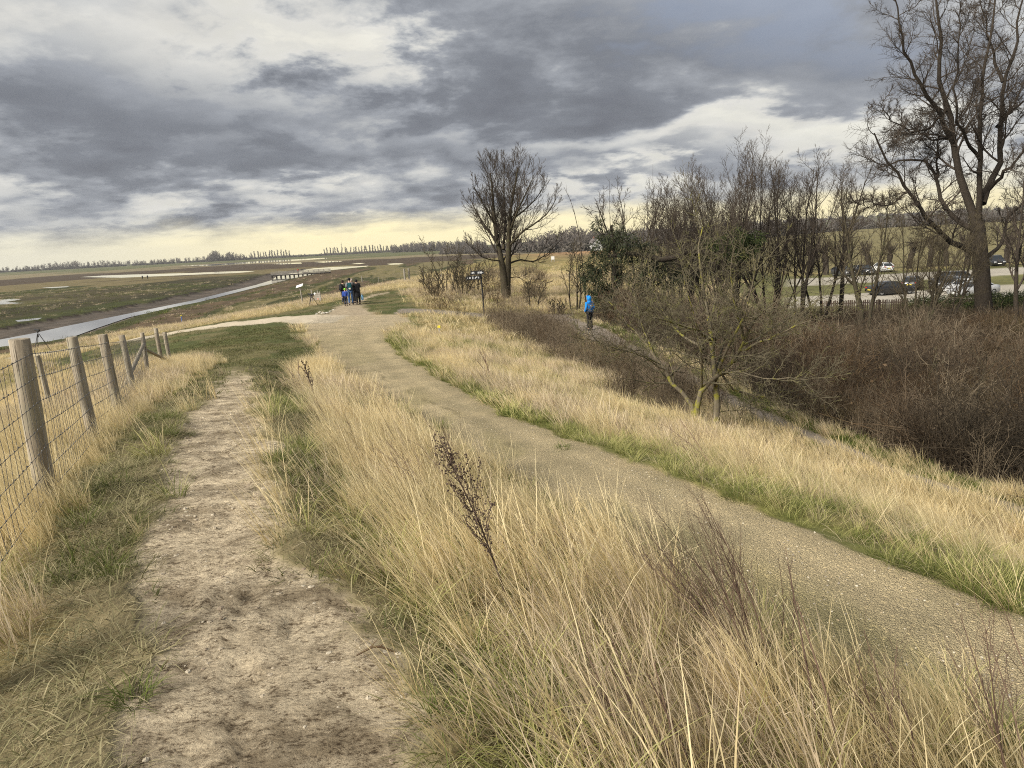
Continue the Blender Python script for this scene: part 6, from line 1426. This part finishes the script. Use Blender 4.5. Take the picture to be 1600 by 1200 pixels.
# ------------------------------------------------------------------ footbridge over the creek
def make_bridge():
    A, B = un(424, 430.2, -3.55), un(517, 424.8, -3.55); A[2] = B[2] = 0
    L = float(np.linalg.norm(B - A)); rz = math.atan2(B[1] - A[1], B[0] - A[0]); o = empty('footbridge', (A[0], A[1], -3.5), rz, 'low grey timber footbridge on dark piles across the creek', 'bridge')
    M_DK = mottled('dark_wet_timber', (.03, .026, .022), (.07, .06, .05), 3, .8, .2)
    n = int(L / .45)
    me = None
    for k in range(n):
        if me is None: ob = MB().box((0, 0, 0), (.42, 2.4, .09)).build('deck_plank', M_GREYW, o); me = ob.data
        else: ob = link('deck_plank', me, None, o)
        ob.location = ((k + .5) * L / n, 0, 0)
    for yy in (-1.0, 1.0): MB().box((L / 2, yy, -.22), (L, .2, .3)).build('beam', M_DK, o)
    mp = None
    for k in range(int(L / 1.5) + 1):
        for yy in (-1.05, 1.05):
            if mp is None: ob = MB().tube(np.array([(0, 0, -1.7), (0, 0, -.05)]), .17, 8).build('pile', M_DK, o, True); mp = ob.data
            else: ob = link('pile', mp, None, o)
            ob.location = (k * 1.5 + .2, yy, 0)
    mr = None
    for k in range(int(L / 1.8) + 1):
        for yy in (-1.2, 1.2):
            if mr is None: ob = MB().box((0, 0, .5), (.13, .13, 1.15)).build('railing_post', M_GREYW, o); mr = ob.data
            else: ob = link('railing_post', mr, None, o)
            ob.location = (min(k * 1.8 + .1, L - .1), yy, 0)
    for yy in (-1.27, 1.27):
        for z in (.4, .72, 1.05): MB().box((L / 2, yy, z), (L, .06, .13)).build('rail', M_GREYW, o)
    q = un(465.5, 427, -3.45); person((A[0] + (B[0] - A[0]) * .45, A[1] + (B[1] - A[1]) * .45, -3.45), .8, 1.75, 'tiny person in red jacket standing on the footbridge', PM['red'], PM['black'], hair=PM['hair'], arms='down')
make_bridge()

# ------------------------------------------------------------------ car park: cars, slat fence, hedge, house
M_TYRE = mottled('tyre_rubber', (.012, .012, .012), (.025, .025, .025), 20, .85, 0); M_RIM = mottled('alloy_rim', (.32, .32, .33), (.45, .45, .46), 9, .35, 0, metal=.7); M_LAMP = mottled('lamp_glass', (.55, .55, .56), (.75, .75, .76), 9, .15, 0, spec=.6); M_RED = mottled('rear_lamp', (.35, .01, .01), (.5, .02, .02), 9, .2, 0, spec=.6)
def car_glass():
    m, t = new_mat('car_glass'); finish(t, c4((.018, .022, .026)), .06, None, spec=.8); return m
M_CG = car_glass(); M_PLATEY = mottled('yellow_plate', (.7, .55, .05), (.75, .6, .08), 9, .6, 0)
def paint(name, c):
    if name in MATS: return MATS[name]
    m, t = new_mat(name); n = t.noise(t.n('ShaderNodeTexCoord').outputs['Object'], 2.5, 4); b = t.n('ShaderNodeBsdfPrincipled', i_Roughness=.28); t.put(b.inputs['Base Color'], t.mix(n, c4(tuple(k * .85 for k in c)), c4(c))); b.inputs['Coat Weight'].default_value = .6; b.inputs['Coat Roughness'].default_value = .08
    t.n('ShaderNodeOutputMaterial', i_0=b.outputs[0]); MATS[name] = m; return m
def loft(m, st, closed_ends=True):
    """st: list of rings (each k x 3)"""
    k = len(st[0]); V = np.vstack(st); q = [(i * k + j, i * k + (j + 1) % k, (i + 1) * k + (j + 1) % k, (i + 1) * k + j) for i in range(len(st) - 1) for j in range(k)]
    m.add(V, q)
    for e, fl in ((0, False), (len(st) - 1, True)):
        r = np.asarray(st[e]); c = r.mean(0); m.add(np.vstack([r, c]), t=[((j + 1) % k, j, k) if not fl else (j, (j + 1) % k, k) for j in range(k)])
    return m
CARS = {'saloon': dict(L=4.85, W=1.85, H=1.44, hood=.86, sh=.93, a=-.95, b=-.25, c=.95, d=1.75, tail=1.02),
        'hatch': dict(L=4.15, W=1.78, H=1.47, hood=.88, sh=.95, a=-.95, b=-.3, c=1.35, d=1.98, tail=1.0), 'suv': dict(L=4.5, W=1.86, H=1.66, hood=1.02, sh=1.05, a=-.95, b=-.35, c=1.6, d=2.15, tail=1.1)}
def car(kind, loc, rz, pm, label, group):
    """length along X, front at -X"""
    c = CARS[kind]; L, Wd, H = c['L'], c['W'] / 2, c['H']; o = empty('parked_car', loc, rz, label, 'car', group)
    def ring(x, zb, zs, zt, w): return [(x, -w * .86, zb), (x, -w, zb + .12), (x, -w, zs * .72), (x, -w * .97, zs), (x, -w * .80, zt), (x, w * .80, zt), (x, w * .97, zs), (x, w, zs * .72), (x, w, zb + .12), (x, w * .86, zb)]
    h = L / 2; m = MB()
    loft(m, [ring(-h, .34, .58, .62, Wd * .80), ring(-h + .10, .24, .68, .74, Wd * .93), ring(-h + .45, .19, .76, c['hood'] - .08, Wd * .99), ring(c['a'], .19, c['sh'] - .03, c['hood'] + .06, Wd), ring(0, .19, c['sh'], c['sh'] + .03, Wd), ring(c['d'] - .2, .19, c['sh'] + .03, c['sh'] + .05, Wd), ring(min(c['d'] + .15, h - .14), .22, c['sh'] + .02, c['tail'], Wd * .97), ring(h - .10, .26, c['sh'] - .05, c['tail'] - .05, Wd * .94), ring(h, .36, .66, .72, Wd * .86)])
    body = m.build('body', pm, o, True); me = body.data
    def gr(x, z, w0, w1, zb): return [(x, -w0, zb), (x, -w1, z), (x, w1, z), (x, w0, zb)]
    zb = c['sh']; m = MB()
    loft(m, [gr(c['a'] + .02, zb + .04, Wd * .84, Wd * .82, zb), gr(c['b'], H - .055, Wd * .90, Wd * .70, zb), gr(.5, H - .04, Wd * .92, Wd * .72, zb), gr(c['c'], H - .08, Wd * .90, Wd * .69, zb), gr(c['d'], zb + .06, Wd * .84, Wd * .78, zb)])
    m.build('windows', M_CG, o)
    m = MB(); loft(m, [gr(c['b'] - .06, H - .045, Wd * .72, Wd * .66, H - .085), gr(.1, H, Wd * .74, Wd * .62, H - .07), gr(c['c'] * .6, H - .005, Wd * .74, Wd * .62, H - .07), gr(c['c'] + .06, H - .07, Wd * .71, Wd * .64, H - .12)]); m.build('roof', pm, o, True)
    for sd in (-1, 1):
        for x0, z0, x1, z1 in ((c['a'] - .02, zb - .01, c['b'] - .02, H - .07), (c['d'] + .02, zb + .02, c['c'] + .03, H - .09), (.42, zb, .46, H - .05)): MB().tube(np.array([(x0, sd * Wd * .90, z0), (x1, sd * Wd * .715, z1)]), .045, 6).build('pillar', pm, o, True)
        MB().ell((c['a'] + .28, sd * (Wd + .07), zb + .05), (.07, .10, .07), 8, 6).build('mirror', pm, o, True)
        for x in (-h + .86, h - .88):
            w = empty('wheel', (x, sd * (Wd - .10), .32)); w.parent = o
            m = MB(); a = np.linspace(0, 2 * np.pi, 21); prof = [(.20, -.10), (.29, -.11), (.325, -.07), (.325, .07), (.29, .11), (.20, .10)]
            V = np.array([(r * math.cos(t), y, r * math.sin(t)) for t in a[:-1] for r, y in prof]); k = len(prof); m.add(V, [(i * k + j, i * k + j + 1, ((i + 1) % 20) * k + j + 1, ((i + 1) % 20) * k + j) for i in range(20) for j in range(k - 1)])
            m.build('tyre', M_TYRE, w, True)
            m = MB(); m.tube(np.array([(0, sd * .02, 0), (0, sd * .085, 0)]), .21, 16)
            m.build('rim', M_RIM, w)
            MB().tube(np.array([(0, -sd * .10, 0), (0, sd * .125, 0)]), .06, 8).build('hub', M_TYRE, w)
        MB().box((-h + .10, sd * Wd * .66, .67), (.14, .36, .13), rz=-sd * .35, bev=.03).build('headlight', M_LAMP, o)
        MB().box((h - .07, sd * Wd * .70, .82), (.12, .34, .14), rz=sd * .25, bev=.03).build('rear_light', M_RED, o)
    MB().box((-h - .005, 0, .45), (.04, .52, .11)).build('number_plate', M_WHT, o); MB().box((h + .005, 0, .62), (.04, .52, .11)).build('number_plate', M_PLATEY, o)
    MB().box((-h + .015, 0, .60), (.05, Wd * .8, .10), bev=.02).build('grille', M_TYRE, o)
    return o
def make_carpark():
    blk, dgr, mgr, wht, sil, nav = paint('black_paint', (.012, .012, .014)), paint('dark_grey_paint', (.045, .047, .052)), paint('blue_grey_paint', (.09, .105, .13)), paint('white_paint', (.78, .78, .77)), paint('silver_paint', (.55, .56, .57)), paint('dark_blue_paint', (.02, .03, .06))
    G = 'cars parked beyond the bare trees'
    def at(u, y): p = at_u(u, y); return (p[0], p[1], ground_z(p[0], p[1]))
    car('hatch', at(1317.5, 107), math.pi / 2 + .12, dgr, 'dark grey hatchback facing forward at the far left of the car park', G)
    car('hatch', at(1348.5, 108), math.pi / 2 + .1, blk, 'black car half hidden behind the leaning mossy trunk', G)
    car('hatch', at(1377, 112), -math.pi / 2 + .06, wht, 'white hatchback seen from behind on the far lawn', G)
    car('saloon', at(1391, 76), math.pi + .10, blk, 'black saloon parked side on behind the slat fence', G)
    car('hatch', at(1424, 81), math.pi + .95, dgr, 'dark grey car just behind the nose of the black saloon', G)
    for k, (u, y, kd, pm, lab) in enumerate(((1483, 82, 'suv', blk, 'black tall car at the back of the close row of cars'), (1488, 79.2, 'saloon', dgr, 'dark grey car second from the back of the close row'), (1496, 76.4, 'hatch', mgr, 'blue grey car in the middle of the close row'),
                                           (1508, 73.4, 'hatch', wht, 'white car near the front of the close row'), (1520, 70.4, 'saloon', sil, 'silver car at the front of the close row, under the great willow'))):
        car(kd, at(u, y), .22, pm, lab, G)
    car('suv', at(1554, 112), math.pi / 2 - .3, blk, 'black tall car on the far lawn right of the great willow trunk', G)
    # slat fence, its slats one by one
    a, b = at_u(1283, 60.5), at_u(1418, 58.5); L = float(np.hypot(b[0] - a[0], b[1] - a[1])); o = empty('slat_fence', a, math.atan2(b[1] - a[1], b[0] - a[0]), 'brown upright slat fence along the edge of the car park', 'fence')
    M_SL = mottled('brown_slats', (.11, .075, .055), (.22, .165, .125), 4, .9, .3, stretch=(1, 1, .2)); M_SLP = mottled('pale_slats', (.26, .22, .18), (.38, .33, .27), 4, .9, .3, stretch=(1, 1, .2)); rng = np.random.default_rng(4); n = int(L / .165)
    ms = [MB().box((0, 0, .62), (.115, .022, 1.36)).build('slat', q, o) for q in (M_SL, M_SLP)]
    for k in range(n):
        ob = ms[1 if k == 1 else 0] if k < 2 else link('slat', ms[1 if rng.uniform() < .16 else 0].data, None, o); ob.location = ((k + .5) * L / n, -.05, rng.normal(0, .025)); ob.rotation_euler.y = rng.normal(0, .012)
    for z in (.3, 1.05): MB().box((L / 2, 0, z), (L, .045, .09)).build('rail', M_SL, o)
    for k in range(int(L / 2.2) + 1): MB().box((min(k * 2.2 + .06, L - .06), .085, .55), (.11, .11, 1.5)).build('post', M_SL, o)
    # dark clipped hedge right of it
    a = at_u(1490, 58); o = empty('ivy_hedge', a, 0, 'dark green ivy hedge along the car park below the great willow', 'hedge')
    q = [at_u(u, 57.5) - a for u in range(1425, 1660, 14)]
    CLUMPS([((p[0], p[1], p[2] + .75), (.85, .6, .85)) for p in q], 900, 'foliage', M_IVY, o, .10)
    st = grow(np.array([(p[0], p[1], p[2] - .1) for p in q]), np.tile([0, 0, 1.0], (len(q), 1)), np.full(len(q), 1.3), np.full(len(q), .04), 4, np.random.default_rng(2), 0, .1); link('stems', branches_mesh('stems', [(st, 5)]), M_BARK, o)
    # white gabled house beyond the bank
    y = 430; q = ray(930, 400); x = q[0] / q[1] * y; z = ground_z(x, y); o = empty('house', (x, y, z), .12, 'white gabled house half hidden behind the golden bank', 'house'); M_RF = mottled('grey_roof', (.10, .085, .08), (.17, .15, .14), 4, .9, .3); top = 3.2 - z
    V = [(-3.2, -5, -1), (3.2, -5, -1), (3.2, -5, top - 3.4), (0, -5, top - .3), (-3.2, -5, top - 3.4)]; V += [(a_, 5, c_) for a_, _, c_ in V]
    me = bpy.data.meshes.new('wall'); me.from_pydata(V, [], [[0, 1, 2, 3, 4], [9, 8, 7, 6, 5], [1, 6, 7, 2], [5, 0, 4, 9], [0, 5, 6, 1]]); me.update(); link('wall', me, M_WHT, o)
    rf = None
    for sd in (-1, 1):
        m = MB(); p0, p1 = np.array([sd * 3.6, 0, top - 3.75]), np.array([0, 0, top - .15]); nrm = np.array([sd * .68, 0, .73]) * .16
        V = [(p[0] + e[0], yy, p[2] + e[2]) for p in (p0, p1) for yy in (-5.3, 5.3) for e in ((0, 0, 0), nrm)]; m.add(V, [(0, 1, 3, 2), (4, 6, 7, 5), (0, 4, 5, 1), (2, 3, 7, 6), (1, 5, 7, 3), (0, 2, 6, 4)]); rf = m.build('roof', M_RF, o)
    MB().box((0, 2.5, top + .3), (.8, .8, 1.4)).build('chimney', mottled('brick_red', (.2, .1, .07), (.3, .16, .11), 5, .9, .2), rf)
    for xx, zz in ((-1.3, 1.6), (1.3, 1.6), (0, top - 2.6)):
        w = MB().box((xx, -5.03, zz), (.95, .10, 1.2)).build('window', M_GREYW, o); MB().box((xx, -5.09, zz), (.78, .03, 1.0)).build('pane', M_CG, w)
make_carpark()

# ------------------------------------------------------------------ thin winter haze
def make_haze():
    m, t = new_mat('haze'); v = t.n('ShaderNodeVolumePrincipled'); v.inputs['Color'].default_value = (.86, .87, .88, 1); v.inputs['Density'].default_value = .00014; v.inputs['Anisotropy'].default_value = .2
    t.n('ShaderNodeOutputMaterial', i_Volume=v.outputs[0])
    o = MB().box((0, 1500, 26.5), (6000, 3600, 64)).build('haze', m); tag(o, 'thin pale haze over the marsh', kind='stuff')
make_haze()
